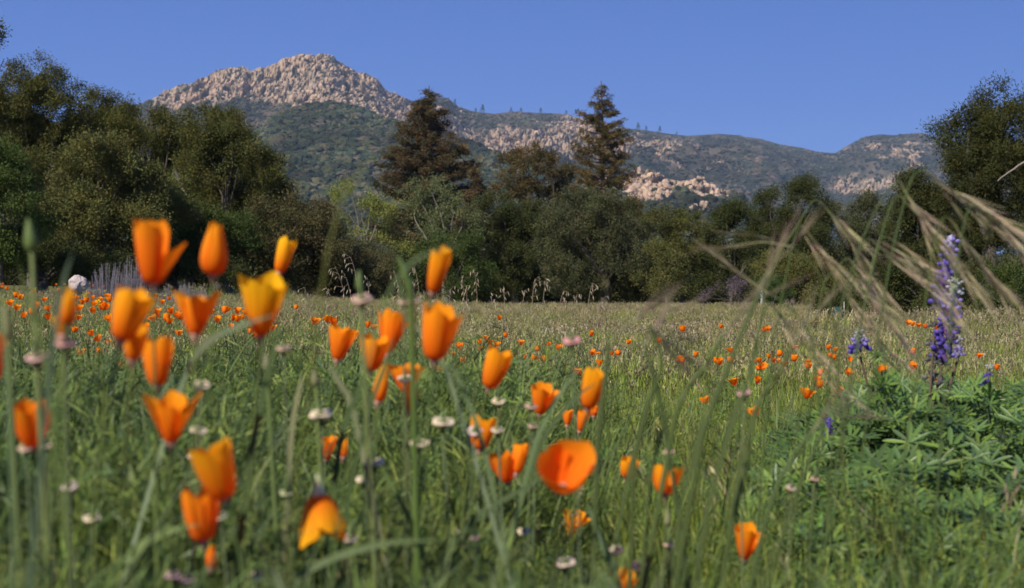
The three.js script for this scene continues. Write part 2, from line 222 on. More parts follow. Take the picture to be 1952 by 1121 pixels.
// left wood, back to front
T('oak_tree', 'tall dark oak at the left edge with a tufted top against the sky', 47, 60, C.oak, [[72, 132, 22], [60, 160, 34], [95, 175, 32], [20, 175, 32], [-20, 200, 40], [50, 205, 46], [110, 220, 44], [0, 245, 46], [60, 265, 50], [120, 275, 46], [20, 320, 55], [90, 340, 55], [150, 200, 24], [40, 140, 20]], { gap: -.08 });
T('oak_tree', 'thin topped oak with sky showing through its sparse twigs', 49, 175, C.oak, [[150, 175, 20], [165, 195, 26], [190, 190, 20], [205, 205, 26], [160, 230, 34], [205, 240, 36], [185, 280, 44], [150, 300, 44], [230, 230, 28], [215, 185, 16], [240, 205, 18]], { gap: .02, dens: 1.2 });
T('oak_tree', 'broad oak with dark crooked limbs under the left end of the peak', 46, 300, C.oak, [[262, 215, 26], [290, 205, 28], [315, 210, 26], [338, 222, 24], [250, 250, 36], [300, 255, 42], [340, 270, 40], [260, 300, 44], [310, 310, 48], [350, 325, 44], [330, 198, 14]], { gap: -.04, bare: [[330, 330, 356, 372, .05, 1.2], [272, 318, 285, 345, .05, 1.3]] });
T('oak_tree', 'wide rounded oak whose right shoulder slopes down beside the green hill', 44, 415, C.oak, [[370, 215, 22], [395, 218, 26], [425, 228, 26], [450, 250, 28], [385, 260, 40], [430, 280, 42], [475, 290, 34], [500, 315, 30], [400, 325, 46], [455, 340, 46], [510, 350, 34], [535, 365, 26], [360, 290, 36], [415, 390, 50], [480, 400, 48], [530, 410, 36]], { gap: -.06, bare: [[332, 322, 345, 350, .05, 1.8]] });
T('oak_tree', 'brownish oak above the small dark trunk left of the pale trees', 41, 520, C.brown, [[560, 400, 36], [520, 430, 42], [585, 440, 38], [545, 470, 46], [600, 480, 40], [500, 490, 38], [575, 510, 40], [620, 430, 30], [470, 470, 36], [610, 520, 30]], { gap: -.06 });
T('oak_tree', 'rounded light olive oak in front of the darker oaks on the left', 36, 195, C.olive, [[185, 290, 34], [215, 290, 38], [155, 310, 36], [245, 315, 36], [275, 340, 32], [130, 345, 40], [185, 345, 52], [240, 365, 48], [290, 385, 34], [110, 395, 46], [165, 410, 56], [225, 425, 54], [275, 435, 42], [100, 450, 44], [150, 470, 46], [205, 485, 42], [260, 480, 38]], { gap: -.07, dens: 1.7 });
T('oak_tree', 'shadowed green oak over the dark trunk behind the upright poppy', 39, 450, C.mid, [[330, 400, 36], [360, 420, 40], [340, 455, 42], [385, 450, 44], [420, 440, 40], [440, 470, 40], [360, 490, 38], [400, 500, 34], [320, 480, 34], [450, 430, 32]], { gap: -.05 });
T('oak_tree', 'bright green leafy tree cut by the left edge of the meadow', 31, 0, C.bright, [[0, 285, 26], [20, 310, 28], [-30, 310, 40], [30, 345, 32], [-10, 370, 46], [45, 390, 30], [10, 420, 46], [55, 430, 30], [-30, 440, 50], [30, 470, 40]], { gap: -.04, size: .24 });
T('oak_tree', 'dark overhanging branch tip at the upper left edge against blue sky', 24, -90, C.oak, [[-4, 72, 16], [8, 88, 13], [-20, 95, 20], [-40, 80, 34], [-70, 120, 50], [-100, 180, 70], [-110, 260, 80], [-110, 360, 80], [14, 80, 7], [-2, 58, 9]], { size: .2, gap: 0, thin: true });
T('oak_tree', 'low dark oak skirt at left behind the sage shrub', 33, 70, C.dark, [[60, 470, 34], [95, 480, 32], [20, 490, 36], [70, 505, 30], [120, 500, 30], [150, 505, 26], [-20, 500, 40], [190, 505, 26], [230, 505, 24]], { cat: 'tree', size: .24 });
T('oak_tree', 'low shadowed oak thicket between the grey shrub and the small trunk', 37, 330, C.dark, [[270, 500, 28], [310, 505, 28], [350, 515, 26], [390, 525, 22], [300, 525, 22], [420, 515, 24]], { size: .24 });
T('oak_tree', 'dark back row oak filling the gaps of the left wood', 58, 330, C.oak, [[40, 270, 60], [120, 290, 60], [200, 270, 56], [270, 285, 56], [345, 290, 56], [410, 310, 56], [470, 350, 50], [540, 410, 46], [590, 450, 44], [60, 380, 60], [150, 390, 60], [240, 390, 60], [330, 390, 60], [420, 400, 60], [500, 450, 56], [570, 500, 50]], { thin: true, size: .42 });
// centre, back to front
function conifer(o) {
  seed = o.base * 7 + 3; const d = o.d, k = d / F, gx = (o.base - CX) / F * d, root = thing(o.name, o.label, 'tree', V(gx, ground(gx, -d), -d), o.group);
  const top = P(o.top[0], o.top[1], d).sub(root.position), h = top.y, list = [], bb = [];
  part('trunk', limbGeo(V(0, -.2, 0), top, h * .022, .03, 8, .004, [.12, .08, .055]), M.bark, root);
  const q = o.whorls; let n = 0;
  for (let i = 0; i < q; i++) {
    const f = (i + rr(-.3, .3)) / q, y = h * lerp(o.low, .985, f), reach = interp(o.profile, 1 - f) * k * rr(.55, 1.12), m = f > .93 ? 2 : 3 + (rnd() < .5);
    for (let j = 0; j < m; j++) {
      const a = rr(0, 6.283), c = V(Math.cos(a), 0, Math.sin(a)), e = c.clone().multiplyScalar(reach).add(V(top.x * y / h, y + reach * (o.rise + rs(.18)), 0)), s = V(top.x * y / h, y, 0), mid = s.clone().lerp(e, .55).add(V(0, -reach * .16, 0));
      const pts = bez(s, mid, e, 8); const b = new MB(); b.col = [.1, .07, .05]; b.tube(pts, pts.map((_, t) => lerp(.05, .012, t / 8)), 4); bb.push(b);
      const steps = Math.max(2, Math.round(reach / .3 * o.dens)); for (let t = 0; t < steps; t++) { const u = lerp(o.bareIn, 1, (t + rnd()) / steps), p = pts[Math.min(7, Math.floor(u * 8))].clone().lerp(pts[Math.min(8, Math.floor(u * 8) + 1)], u * 8 % 1).add(V(rs(.16), rs(.1) - .08, rs(.16))); const w = (o.size ?? .42) * rr(.7, 1.25); list.push([mat4(p, new THREE.Quaternion().setFromEuler(new THREE.Euler(rs(.4), -a + rs(.6), rs(.4) - .15, 'YXZ')), V(w * 1.25, w, w)), jitter(pick(o.col), .28, .12)]); }
    }
  }
  const b = new MB(); for (const x of bb) { const off = b.p.length / 3; b.p.push(...x.p); b.c.push(...x.c); for (const v of x.i) b.i.push(v + off); } part('branches', b.geo(), M.bark, root, 'stuff');
  const cr = new THREE.Group(); cr.name = 'crown'; cr.userData.kind = 'stuff'; root.add(cr); SP.fir.forEach((g, i) => scatter('foliage', g, M.tree, list.filter((_, j) => j % 2 === i), cr));
  return root;
}
const FIR = [[.17, .108, .05], [.20, .13, .055], [.13, .10, .045], [.09, .086, .04]], GOLD = [[.20, .135, .045], [.24, .16, .05], [.15, .12, .042], [.11, .10, .036]];
conifer({ name: 'redwood_tree', label: 'reddish brown redwood left of centre overlapping the granite peak', d: 95, base: 812, top: [818, 163], low: .12, whorls: 74, profile: [[0, 3], [.05, 18], [.12, 36], [.3, 64], [.42, 96], [.75, 120], [1, 120]], rise: .16, dens: 1.2, bareIn: .22, col: FIR, size: .44 });
conifer({ name: 'redwood_tree', label: 'tall golden brown conifer right of centre with open sunlit tiers', d: 95, base: 1150, top: [1146, 154], low: .14, whorls: 56, profile: [[0, 2], [.04, 9], [.1, 24], [.2, 42], [.34, 58], [.6, 74], [.85, 90], [1, 95]], rise: .3, dens: 1.15, bareIn: .3, col: GOLD, size: .33 });
conifer({ name: 'redwood_tree', label: 'small thin brown conifer between the redwood and the dark pine', d: 90, base: 905, top: [905, 312], low: .1, whorls: 26, profile: [[0, 3], [.3, 30], [1, 45]], rise: .1, dens: .9, bareIn: .25, col: FIR, size: .45 });
conifer({ name: 'conifer_tree', label: 'drooping brown branch tips low on the right side of the golden conifer', d: 92, base: 1205, top: [1218, 372], low: .1, whorls: 18, profile: [[0, 6], [.4, 34], [1, 40]], rise: .5, dens: .8, bareIn: .4, col: GOLD, size: .42 });
T('pine_tree', 'blunt dark brown pine between the two tall conifers', 85, 1015, [[.13, .095, .036], [.16, .115, .042], [.10, .084, .032]], [[1000, 290, 24], [1035, 285, 22], [975, 300, 20], [1055, 300, 22], [985, 335, 34], [1030, 330, 36], [1060, 345, 28], [965, 365, 32], [1010, 375, 40], [1060, 385, 34], [1000, 420, 44], [1050, 430, 40], [1010, 470, 44], [1085, 330, 16], [960, 330, 16]], { spray: 'fir', size: .5, gap: -.02, dens: 1.1 });
T('sycamore_tree', 'yellow green airy tree at the foot of the green hill', 55, 700, C.yellow, [[668, 362, 22], [645, 380, 20], [690, 375, 26], [660, 400, 28], [705, 400, 28], [735, 400, 22], [720, 430, 28], [745, 450, 28], [765, 470, 22], [690, 430, 26], [640, 365, 12], [655, 348, 10]], { spray: 'airy', dens: 1.1, gap: .05, bark: [.17, .15, .12] });
T('sycamore_tree', 'pale green tree with light stems in front of the brown redwood', 54, 850, C.pale, [[790, 360, 26], [820, 350, 24], [780, 395, 28], [830, 385, 34], [865, 385, 28], [890, 400, 24], [905, 420, 20], [850, 425, 34], [885, 445, 28], [800, 430, 28], [830, 465, 26], [870, 470, 24], [760, 365, 16]], { spray: 'airy', dens: 1.25, gap: .02, bark: [.17, .15, .12] });
T('oak_tree', 'grey green oak below the yellow green tree', 50, 660, C.gray, [[615, 445, 22], [640, 460, 26], [670, 475, 26], [640, 485, 34], [690, 490, 38], [610, 480, 32], [720, 500, 32], [650, 510, 36], [595, 450, 24], [740, 520, 26]], { gap: -.04 });
T('oak_tree', 'olive shrubby oak at the meadow edge behind the dry oat stalks', 43, 700, C.brown, [[640, 500, 26], [670, 510, 30], [700, 500, 28], [720, 525, 28], [690, 540, 28], [650, 540, 28], [620, 530, 24], [740, 545, 22], [600, 545, 20]], { size: .24 });
T('oak_tree', 'fresh dark green tree behind the tilted yellow tipped poppy', 47, 860, C.mid, [[820, 470, 24], [860, 465, 26], [895, 470, 26], [830, 500, 30], [875, 505, 34], [905, 520, 28], [790, 500, 24], [770, 520, 22], [850, 540, 28], [890, 550, 26]], { gap: -.05 });
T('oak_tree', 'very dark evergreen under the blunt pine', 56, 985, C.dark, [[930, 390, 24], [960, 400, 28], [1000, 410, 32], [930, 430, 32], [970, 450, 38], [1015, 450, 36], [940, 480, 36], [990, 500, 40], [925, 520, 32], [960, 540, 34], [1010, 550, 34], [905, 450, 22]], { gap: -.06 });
T('oak_tree', 'large grey green oak in the centre under the golden conifer', 50, 1150, C.gray, [[1080, 395, 28], [1115, 390, 30], [1150, 395, 30], [1185, 405, 28], [1060, 430, 36], [1110, 430, 40], [1165, 435, 40], [1210, 430, 28], [1230, 455, 26], [1060, 480, 40], [1120, 485, 46], [1180, 490, 44], [1230, 495, 34], [1260, 510, 30], [1080, 530, 40], [1150, 540, 40], [1210, 540, 36], [1255, 550, 30], [1285, 530, 24]], { gap: -.06, dens: 1.6 });
T('oak_tree', 'dusky oak right of the large central oak above shaded trunks', 46, 1270, C.olive, [[1255, 480, 24], [1280, 500, 24], [1250, 530, 28], [1285, 545, 24], [1300, 520, 18]], { size: .26, gap: -.02 });
T('oak_tree', 'olive oak behind the central oak below the boulder spur', 54, 1300, C.oak, [[1250, 420, 20], [1280, 415, 24], [1310, 420, 24], [1270, 450, 28], [1310, 455, 32], [1340, 450, 26], [1290, 490, 32], [1335, 495, 32]], { gap: -.04 });
T('pine_tree', 'dark green pine like tree right of the boulder spur', 53, 1410, C.dark, [[1385, 410, 22], [1400, 400, 20], [1370, 440, 26], [1410, 435, 32], [1440, 420, 26], [1390, 475, 34], [1435, 470, 34], [1360, 500, 30], [1410, 515, 34], [1345, 540, 28], [1380, 550, 30], [1450, 500, 28]], { gap: -.05 });
T('pine_tree', 'tallest dark green tree on the right with a two lobed top', 52, 1500, C.dark, [[1465, 385, 22], [1470, 370, 14], [1515, 360, 18], [1535, 355, 18], [1525, 380, 26], [1550, 385, 20], [1480, 410, 30], [1520, 420, 36], [1560, 420, 26], [1490, 455, 38], [1540, 460, 36], [1580, 450, 26], [1510, 500, 38], [1560, 500, 34], [1455, 455, 28]], { gap: -.05 });
T('oak_tree', 'hazy grey green oak behind the drooping grass heads', 55, 1650, C.gray, [[1600, 410, 24], [1635, 395, 24], [1660, 390, 22], [1690, 400, 24], [1620, 440, 32], [1665, 440, 34], [1700, 445, 30], [1610, 480, 32], [1660, 490, 34], [1720, 480, 30], [1580, 495, 26]], { gap: -.03 });
T('shrub', 'rounded olive shrub at the meadow edge near the pink blossoms', 38, 1500, C.olive, [[1460, 510, 22], [1490, 500, 24], [1520, 505, 24], [1550, 510, 26], [1580, 520, 26], [1480, 535, 24], [1530, 540, 28], [1575, 550, 26], [1610, 540, 24], [1620, 565, 22], [1550, 570, 20]], { cat: 'shrub', size: .22 });
T('shrub', 'bright green leafy shrub beside the pink blossoms', 37, 1470, [[.075, .13, .035], [.09, .14, .04]], [[1462, 540, 16], [1485, 545, 17], [1470, 560, 16], [1500, 560, 14]], { cat: 'shrub', size: .18 });
T('redbud_shrub', 'small shrub of dusty pink blossom in front of the dark trees', 39, 1400, [[.21, .155, .185], [.17, .13, .155], [.26, .19, .225]], [[1392, 525, 13], [1408, 540, 15], [1385, 545, 14], [1400, 560, 14], [1420, 530, 10], [1358, 560, 11], [1345, 568, 9], [1370, 572, 10]], { cat: 'shrub', spray: 'airy', size: .17, dens: 1.1, gap: .03 });
T('shrub', 'dark blue green shrub at the right meadow edge behind the teal tube', 17, 1590, C.dark, [[1575, 600, 22], [1600, 590, 20], [1625, 600, 20], [1560, 612, 14], [1640, 610, 18], [1660, 600, 18]], { cat: 'shrub', size: .12, trunk: .02 });
// right
T('juniper_tree', 'big dark juniper at the right edge with tufted sunlit top', 27, 1890, [[.08, .088, .024], [.10, .10, .028], [.058, .066, .022]], [[1908, 168, 16], [1895, 190, 20], [1920, 195, 20], [1945, 215, 26], [1900, 220, 26], [1840, 215, 14], [1830, 235, 18], [1855, 230, 20], [1815, 250, 14], [1880, 250, 30], [1930, 255, 36], [1840, 265, 26], [1865, 295, 30], [1910, 300, 40], [1960, 300, 46], [1830, 300, 22], [1850, 335, 30], [1900, 350, 42], [1960, 360, 50], [1840, 370, 28], [1880, 400, 40], [1940, 420, 50], [1860, 440, 38], [1985, 250, 40], [1810, 235, 9], [1985, 180, 30]], { spray: 'juniper', size: .24, gap: -.06, dens: 2, trunk: .16, bare: [[1955, 308, 1902, 345, .02, 2]] });
T('juniper_tree', 'lower dark juniper lobe left of the big one behind the grass heads', 28, 1790, [[.085, .098, .03], [.07, .082, .026], [.10, .105, .034]], [[1735, 345, 18], [1760, 350, 22], [1725, 375, 18], [1790, 375, 28], [1745, 395, 28], [1780, 420, 36], [1740, 435, 28], [1820, 430, 36], [1760, 470, 34], [1810, 480, 36], [1725, 470, 22], [1850, 500, 34]], { spray: 'juniper', size: .24, gap: -.06, dens: 2, trunk: .1 });
T('shrub', 'dark tangled shrub under the juniper beside the meadow', 21, 1800, C.dark, [[1690, 520, 26], [1725, 530, 30], [1770, 530, 32], [1820, 535, 32], [1870, 530, 34], [1710, 565, 28], [1760, 575, 30], [1810, 580, 30], [1860, 585, 30], [1660, 560, 24]], { cat: 'shrub', size: .15, trunk: .03 });
T('shrub', 'green shrub with upright shoots at the right edge of the meadow', 18, 1920, C.mid, [[1905, 530, 22], [1935, 535, 24], [1960, 545, 26], [1890, 570, 24], [1925, 580, 26], [1960, 590, 26], [1895, 605, 18], [1935, 605, 20]], { cat: 'shrub', size: .13, trunk: .02 });
// the wood behind: one mass seen only in gaps
{
  seed = 991; const list = []; for (let k = 0; k < 15000; k++) { const d = rr(58, 78), px = rr(-160, 2100), x = (px - CX) / F * d, y0 = ground(x, -d), y = rr(0, 1) * (1.7 + 1.0 * n3(x * .2, 5, 2)) * 1.25; list.push([mat4(V(x, y0 + Math.max(.1, y), -d + rs(2)), rq(), rr(.4, .7)), jitter(pick([...C.dark, ...C.gray]), .2)]); }
  tag(scatter('woodland', SP.oak[0], M.tree, list), 'dark wood seen through the gaps behind the front trees', null, null, 'stuff');
}
// pines on the skyline
[[920, 14], [906, 7], [974, 8], [994, 8], [1030, 9], [1080, 7], [1216, 12], [1232, 8], [1258, 11], [764, 6], [868, 9], [1290, 6]].forEach(([px, hp], i) => {
  seed = 400 + i; let best = crest[0][0]; for (const col of crest) { const q = col[170]; if (Math.abs(q.px - px) < Math.abs(best.px - px)) best = q; }
  const k = -best.z / F, h = hp * k * 1.1, root = thing('pine_tree', `${hp > 10 ? 'bushy' : 'tiny'} pine on the skyline ridge, ${['tallest one right of the reddish redwood', 'just left of the tallest ridge pine', 'first of a pair above the blunt pine', 'second of a pair above the blunt pine', 'alone above the blunt pine top', 'nearest the golden conifer on its left', 'nearest the golden conifer on its right', 'second to the right of the golden conifer', 'third to the right of the golden conifer', 'on the slope left of the reddish redwood', 'beside the reddish redwood top', 'last small one where the ridge turns green'][i]}`, 'tree', V(best.x, best.y - .5, best.z), 'pines on the skyline');
  const b = new MB(); b.col = BARK; b.tube([V(0, 0, 0), V(0, h * .5, 0), V(0, h * .95, 0)], [.35, .25, .08], 5); part('trunk', b.geo(), M.bark, root);
  const l = []; for (let j = 0; j < 46; j++) { const f = rr(.12, 1), w = h * .34 * (1.08 - f) + .3; l.push([mat4(V(rs(w), h * f, rs(w)), rq(), h * .14), jitter([.035, .048, .022], .2)]); } scatter('crown', SP.oak[1], M.tree, l, root);
});

// ---------------------------------------------------------------- meadow grass and herbs (beyond counting)
function bladeTuft(n, o) {                                // unit height, rooted at the origin
  seed = o.sd; const b = new MB();
  for (let k = 0; k < n; k++) {
    const a = rr(0, 6.283), r0 = o.r * Math.sqrt(rnd()), h = rr(o.h0, 1), ln = o.lean * rr(.2, 1.2), la = rr(0, 6.283), p0 = V(Math.cos(a) * r0, 0, Math.sin(a) * r0), p2 = p0.clone().add(V(Math.cos(la) * ln + o.wind, h, Math.sin(la) * ln)), p1 = p0.clone().lerp(p2, .5); p1.y += h * .18; p1.x -= o.wind * .25;
    const pts = bez(p0, p1, p2, 4), side = V(rs(1), 0, rs(1)).normalize(), w = o.w * rr(.6, 1.3); b.col = jitter(pick(o.col), .3, .12);
    b.ribbon(pts, [w, w, w * .8, w * .55, w * .12], side);
    if (rnd() < o.seeds) { b.col = jitter(pick(o.seedCol), .2, .08); const e = pts[4], d = pts[4].clone().sub(pts[3]).normalize(); for (let j = 0; j < 7; j++) { const q = e.clone().addScaledVector(d, -j * .03).add(V(rs(.012), rs(.01), rs(.012))), dd = d.clone().add(rdir().multiplyScalar(.5)).normalize(); b.leaf(q, dd, V().crossVectors(dd, rdir()).normalize(), rr(.05, .11), .009 * o.sw); } }
  }
  return b.geo();
}
const GR = [[.26, .335, .05], [.21, .29, .048], [.34, .39, .066], [.13, .19, .038]], ST = [[.27, .285, .09], [.33, .32, .125], [.21, .26, .07], [.28, .265, .11]], PINK = [[.33, .30, .15], [.40, .345, .185], [.34, .27, .17]];
const grassNear = [bladeTuft(54, { sd: 31, r: .42, h0: .35, lean: .3, wind: .06, w: .0085, col: GR, seeds: .0, seedCol: PINK, sw: 1 }), bladeTuft(50, { sd: 32, r: .4, h0: .4, lean: .42, wind: .1, w: .008, col: [...GR, [.26, .28, .09]], seeds: .03, seedCol: PINK, sw: 1 })];
const grassFar = [bladeTuft(46, { sd: 33, r: .7, h0: .45, lean: .3, wind: .08, w: .022, col: GR, seeds: .15, seedCol: PINK, sw: 2 }), bladeTuft(42, { sd: 34, r: .7, h0: .5, lean: .35, wind: .12, w: .02, col: [...ST, GR[0], GR[3]], seeds: .45, seedCol: PINK, sw: 2.4 }), bladeTuft(42, { sd: 35, r: .7, h0: .5, lean: .4, wind: .15, w: .02, col: ST, seeds: .65, seedCol: [...PINK, [.38, .31, .21]], sw: 2.6 })];
function fern(sd) {                                       // finely cut grey green poppy leaf clump
  seed = sd; const b = new MB(), C4 = [[.19, .27, .06], [.24, .32, .066], [.12, .185, .05], [.32, .38, .08], [.075, .12, .04]];
  for (let k = 0; k < 22; k++) {
    const a = rr(0, 6.283), h = rr(.35, 1), out = rr(.08, .4), p0 = V(rs(.1), 0, rs(.1)), p2 = V(Math.cos(a) * out, h, Math.sin(a) * out), pts = bez(p0, V(p2.x * .25, h * .65, p2.z * .25), p2, 5); b.col = jitter(pick(C4), .2);
    b.ribbon(pts, [.0065, .006, .0055, .005, .0045, .003], V(Math.sin(a), 0, -Math.cos(a)));
    for (let j = 2; j < 11; j++) { const t = .35 + j * .058, f = t * 5, q = pts[Math.floor(f)].clone().lerp(pts[Math.min(5, Math.floor(f) + 1)], f % 1), d = rdir(); d.y = Math.abs(d.y) * .7 + .25; d.normalize(); const L = rr(.07, .16), s = V().crossVectors(d, rdir()).normalize(); b.leaf(q, d, s, L, .0034); const m = q.clone().addScaledVector(d, L * .5); for (let i = 0; i < 2; i++) { const e = d.clone().add(rdir().multiplyScalar(.8)).normalize(); b.leaf(m, e, V().crossVectors(e, rdir()).normalize(), L * .6, .003); } }
  }
  return b.geo();
}
const ferns = [fern(41), fern(42), fern(43)];
const longTuft = (() => { seed = 47; const b = new MB(); for (let k = 0; k < 7; k++) { const a = rr(0, 6.283), ln = rr(.1, .8), h = rr(.55, 1), p2 = V(Math.cos(a) * ln + .15, h, Math.sin(a) * ln), p0 = V(rs(.12), 0, rs(.12)), w = rr(.006, .014); b.col = jitter(pick([[.20, .27, .07], [.10, .15, .04], [.26, .32, .10], [.34, .32, .14]]), .25); b.ribbon(bez(p0, V(p2.x * .25, h * .85, p2.z * .25), p2, 6), [w, w, w, w * .9, w * .7, w * .4, w * .08], V(rs(1), 0, rs(1)).normalize(), .3); } for (let k = 0; k < 5; k++) { const h = rr(.7, 1.05), e = V(rs(.25) + .06, h, rs(.25)); b.col = jitter([.17, .22, .08], .2); b.tube(bez(V(rs(.1), 0, rs(.1)), V(e.x * .3, h * .6, e.z * .3), e, 4), [.0032, .003, .0028, .0022, .001], 4); } return b.geo(); })();
function sow(n, d0, d1, pow, fn) { const out = {}; for (let k = 0; k < n; k++) { const d = d0 * (d1 / d0) ** (rnd() ** pow), px = rr(-180, 2130), p = P(px, 600, d); p.y = ground(p.x, p.z); const r = fn(px, d, p); if (r) (out[r[0]] ??= []).push([mat4(p, yq(rr(0, 6.28), .12), r[1]), r[2] ?? [1, 1, 1]]); } return out; }
const leftness = (px) => smooth(1250, 950, px);
{
  seed = 77;
  const tint = () => { const k = rr(.5, 1.35); return [k * rr(.92, 1.1), k, k * rr(.9, 1.1)]; };
  const guards = [[60, 860, 1], [325, 855, 1], [413, 965, .95], [384, 1040, .97], [403, 1090, 1.1], [612, 1050, 1.05], [1075, 965, 1.1], [1197, 920, 1.7], [1269, 950, 1.4], [1422, 1080, 1.45], [1190, 1121, 1.4], [1092, 1030, 1.9], [918, 866, 1.5], [975, 930, 1.6], [640, 885, 1.9], [1100, 830, 2.3], [1078, 1095, 1.1], [668, 1048, 1.15], [700, 930, 1.3], [175, 1008, 1.15], [133, 948, 1.1], [1220, 1100, 1.3], [1175, 1070, 1.3], [612, 815, 1.2], [845, 825, 1.3], [800, 865, 1.3], [488, 1115, 1.1], [1012, 800, 1.6], [1129, 790, 1.4], [775, 790, 1.5], [943, 750, 1.5], [1032, 800, 1.7]];
  const guarded = (px, d, cap) => { for (const [gx, gy, gd] of guards) if (d < gd + .04 && Math.abs(px - gx) < 45 + 260 / d) cap = Math.min(cap, H - (gy - CY) / F * d); return cap; };
  const near = sow(4200, .72, 4.2, 1, (px, d) => {
    const L = leftness(px); if (px > 1330 && d < 3 && rnd() < (px > 1450 ? .9 : .7)) return;
    const yTop = lerp(interp([[.7, 1060], [1.1, 1050], [1.45, 940], [2, 850], [3, 790]], d), interp([[.7, 1040], [.95, 1010], [1.05, 900], [1.3, 800], [2, 720], [3, 680]], d), L) + rs(50) - (rnd() < .12 ? 90 : 0), cap = guarded(px, d, clamp(H - (yTop - CY) / F * d, .1, .42)); if (cap < .06) return;
    if (rnd() < .1) return ['l0', Math.min(.46, cap * rr(1, 1.2)), tint()]; if (rnd() < .3 + .45 * L) return ['f' + Math.floor(rnd() * 3), cap * lerp(.6, 1, rnd() ** .6), tint()]; return ['n' + Math.floor(rnd() * 2), Math.min(.32, cap) * rr(.6, 1), tint()]; });
  const mid = sow(7200, 2.6, 11, 1, (px, d, p) => { const L = smooth(1000, 300, px), v = n3(p.x * .8, 2, p.z * .8); if (d < 3.4 && px > 1400 && rnd() < .75) return; if (rnd() < L * .35) return ['f' + Math.floor(rnd() * 3), rr(.14, .25), tint()]; return ['n' + Math.floor(rnd() * 2), rr(.12, .21) * (1 + .25 * v), tint()]; });
  const far = sow(15000, 5, 46, .85, (px, d, p) => { if (px > 1560 && d > 17) return; if (px < 330 && d > 26) return; const dry = smooth(5, 18, d) * clamp(.46 + 1.1 * n3(p.x * .22, 9, p.z * .22) + .5 * n3(p.x * .9, 2, p.z * .9)) * (px < 480 ? .62 : 1), k = rnd() < dry ? (rnd() < .55 ? 2 : 1) : 0; return ['g' + k, rr(.13, .22) * (1 + .2 * n3(p.x, 4, p.z)) * (d > 24 ? 1.15 : 1), tint()]; });
  const edge = sow(1500, 33, 50, 1, (px, d, p) => { if (px > 1560) return; if (px < 330) return; if (fbm(p.x * .5, 3, p.z * .5, 2) < smooth(46, 33, d) * .35 - .05) return; return ['g' + Math.floor(rnd() * 3), (px < 850 ? rr(.18, .48) : rr(.1, .24)), tint()]; });
  const edgeR = sow(900, 13, 17.5, 1, (px, d, p) => { if (px < 1540) return; return ['g' + Math.floor(rnd() * 3), rr(.16, .34), tint()]; });
  const names = { f: ['poppy_foliage', ferns, 'feathery grey green leaves of the poppies'], l: ['tall_blades', [longTuft], 'long bent blades and budding stalks standing over the herbs'], n: ['grass', grassNear, 'fine green meadow grass'], g: ['dry_grass', grassFar, 'far meadow grass with straw and pinkish seed heads'] };
  for (const [key, [nm, protos, lab]] of Object.entries(names)) protos.forEach((g, i) => { const list = [...(near[key + i] ?? []), ...(mid[key + i] ?? []), ...(far[key + i] ?? []), ...(edge[key + i] ?? []), ...(edgeR[key + i] ?? [])]; if (list.length) tag(scatter(numbered(nm), g, M.leaf, list), lab); });
}

// ---------------------------------------------------------------- poppies
const PROF = { cup: [(s) => .16 + .86 * Math.pow(s, .42) * (1 - .12 * s * s * s), (s) => s ** 1.25], cone: [(s) => .2 + .8 * Math.sin(Math.PI * Math.pow(s, .62) * .94), (s) => s ** 1.15], vase: [(s) => .16 + .84 * s ** .6, (s) => s ** 1.15], bowl: [(s) => .1 + .9 * Math.sin(s * 1.5), (s) => s ** 1.6] };
function petalGeo(o, k, nu = 12, nv = 9) {
  const b = new MB(), [rp, yp] = PROF[o.prof ?? 'cup'], fl = (o.flare ?? [])[k] ?? 0, A = (o.span ?? 1) * (1 - .3 * Math.min(1, fl)), th0 = k * Math.PI / 2 + (o.tw ?? .5), ph = rr(0, 6), len = ((o.len ?? [])[k] ?? 1) * rr(.95, 1.05);
  for (let j = 0; j <= nv; j++) for (let i = 0; i <= nu; i++) {
    const v = j / nv, u = i / nu * 2 - 1, s = v * (1 - .2 * Math.abs(u) ** 2.6 * v) * (1 + .03 * Math.sin(u * 7 + ph) * v ** 4) * len, th = th0 + u * A * (.8 + .2 * v);
    let R = o.W * rp(Math.min(1, s)) * (1 + (k % 2 ? .09 : -.04) * s) + o.W * (.07 * Math.sin(u * 4 + ph) * v ** 3 + .025 * Math.sin(u * 13 + ph) * v), y = o.L * yp(s);
    R += o.L * fl * Math.max(0, s) ** 1.7 * .75; y -= o.L * Math.abs(fl) * s * s * .3; R -= o.W * .1 * u * u * v * (o.curl ?? .5);
    const c = smooth(0, .75, s) + (.13 * Math.sin(u * 23 + ph) + .1 * Math.sin(u * 41 + ph * 2)) * (1 - .7 * s), Y = o.yel ?? .2;
    b.col = [lerp(.88, .98, c), lerp(.135, lerp(.215, .45, Y), c) + .075 * smooth(.6, 1, s), lerp(.002, .007, c)];
    b.v(R * Math.cos(th), y, R * Math.sin(th)); if (i && j) { const q = (a, e) => a * (nu + 1) + e; b.q(q(j - 1, i - 1), q(j - 1, i), q(j, i), q(j, i - 1)); }
  }
  return b.geo();
}
const STEM = [.12, .165, .045];
function stemGeo(pts, r, col = STEM, n = 6) { const b = new MB(); b.col = jitter(col, .15, .1); b.tube(pts, pts.map((_, k) => r * lerp(1.25, .85, k / (pts.length - 1))), n); return b.geo(); }
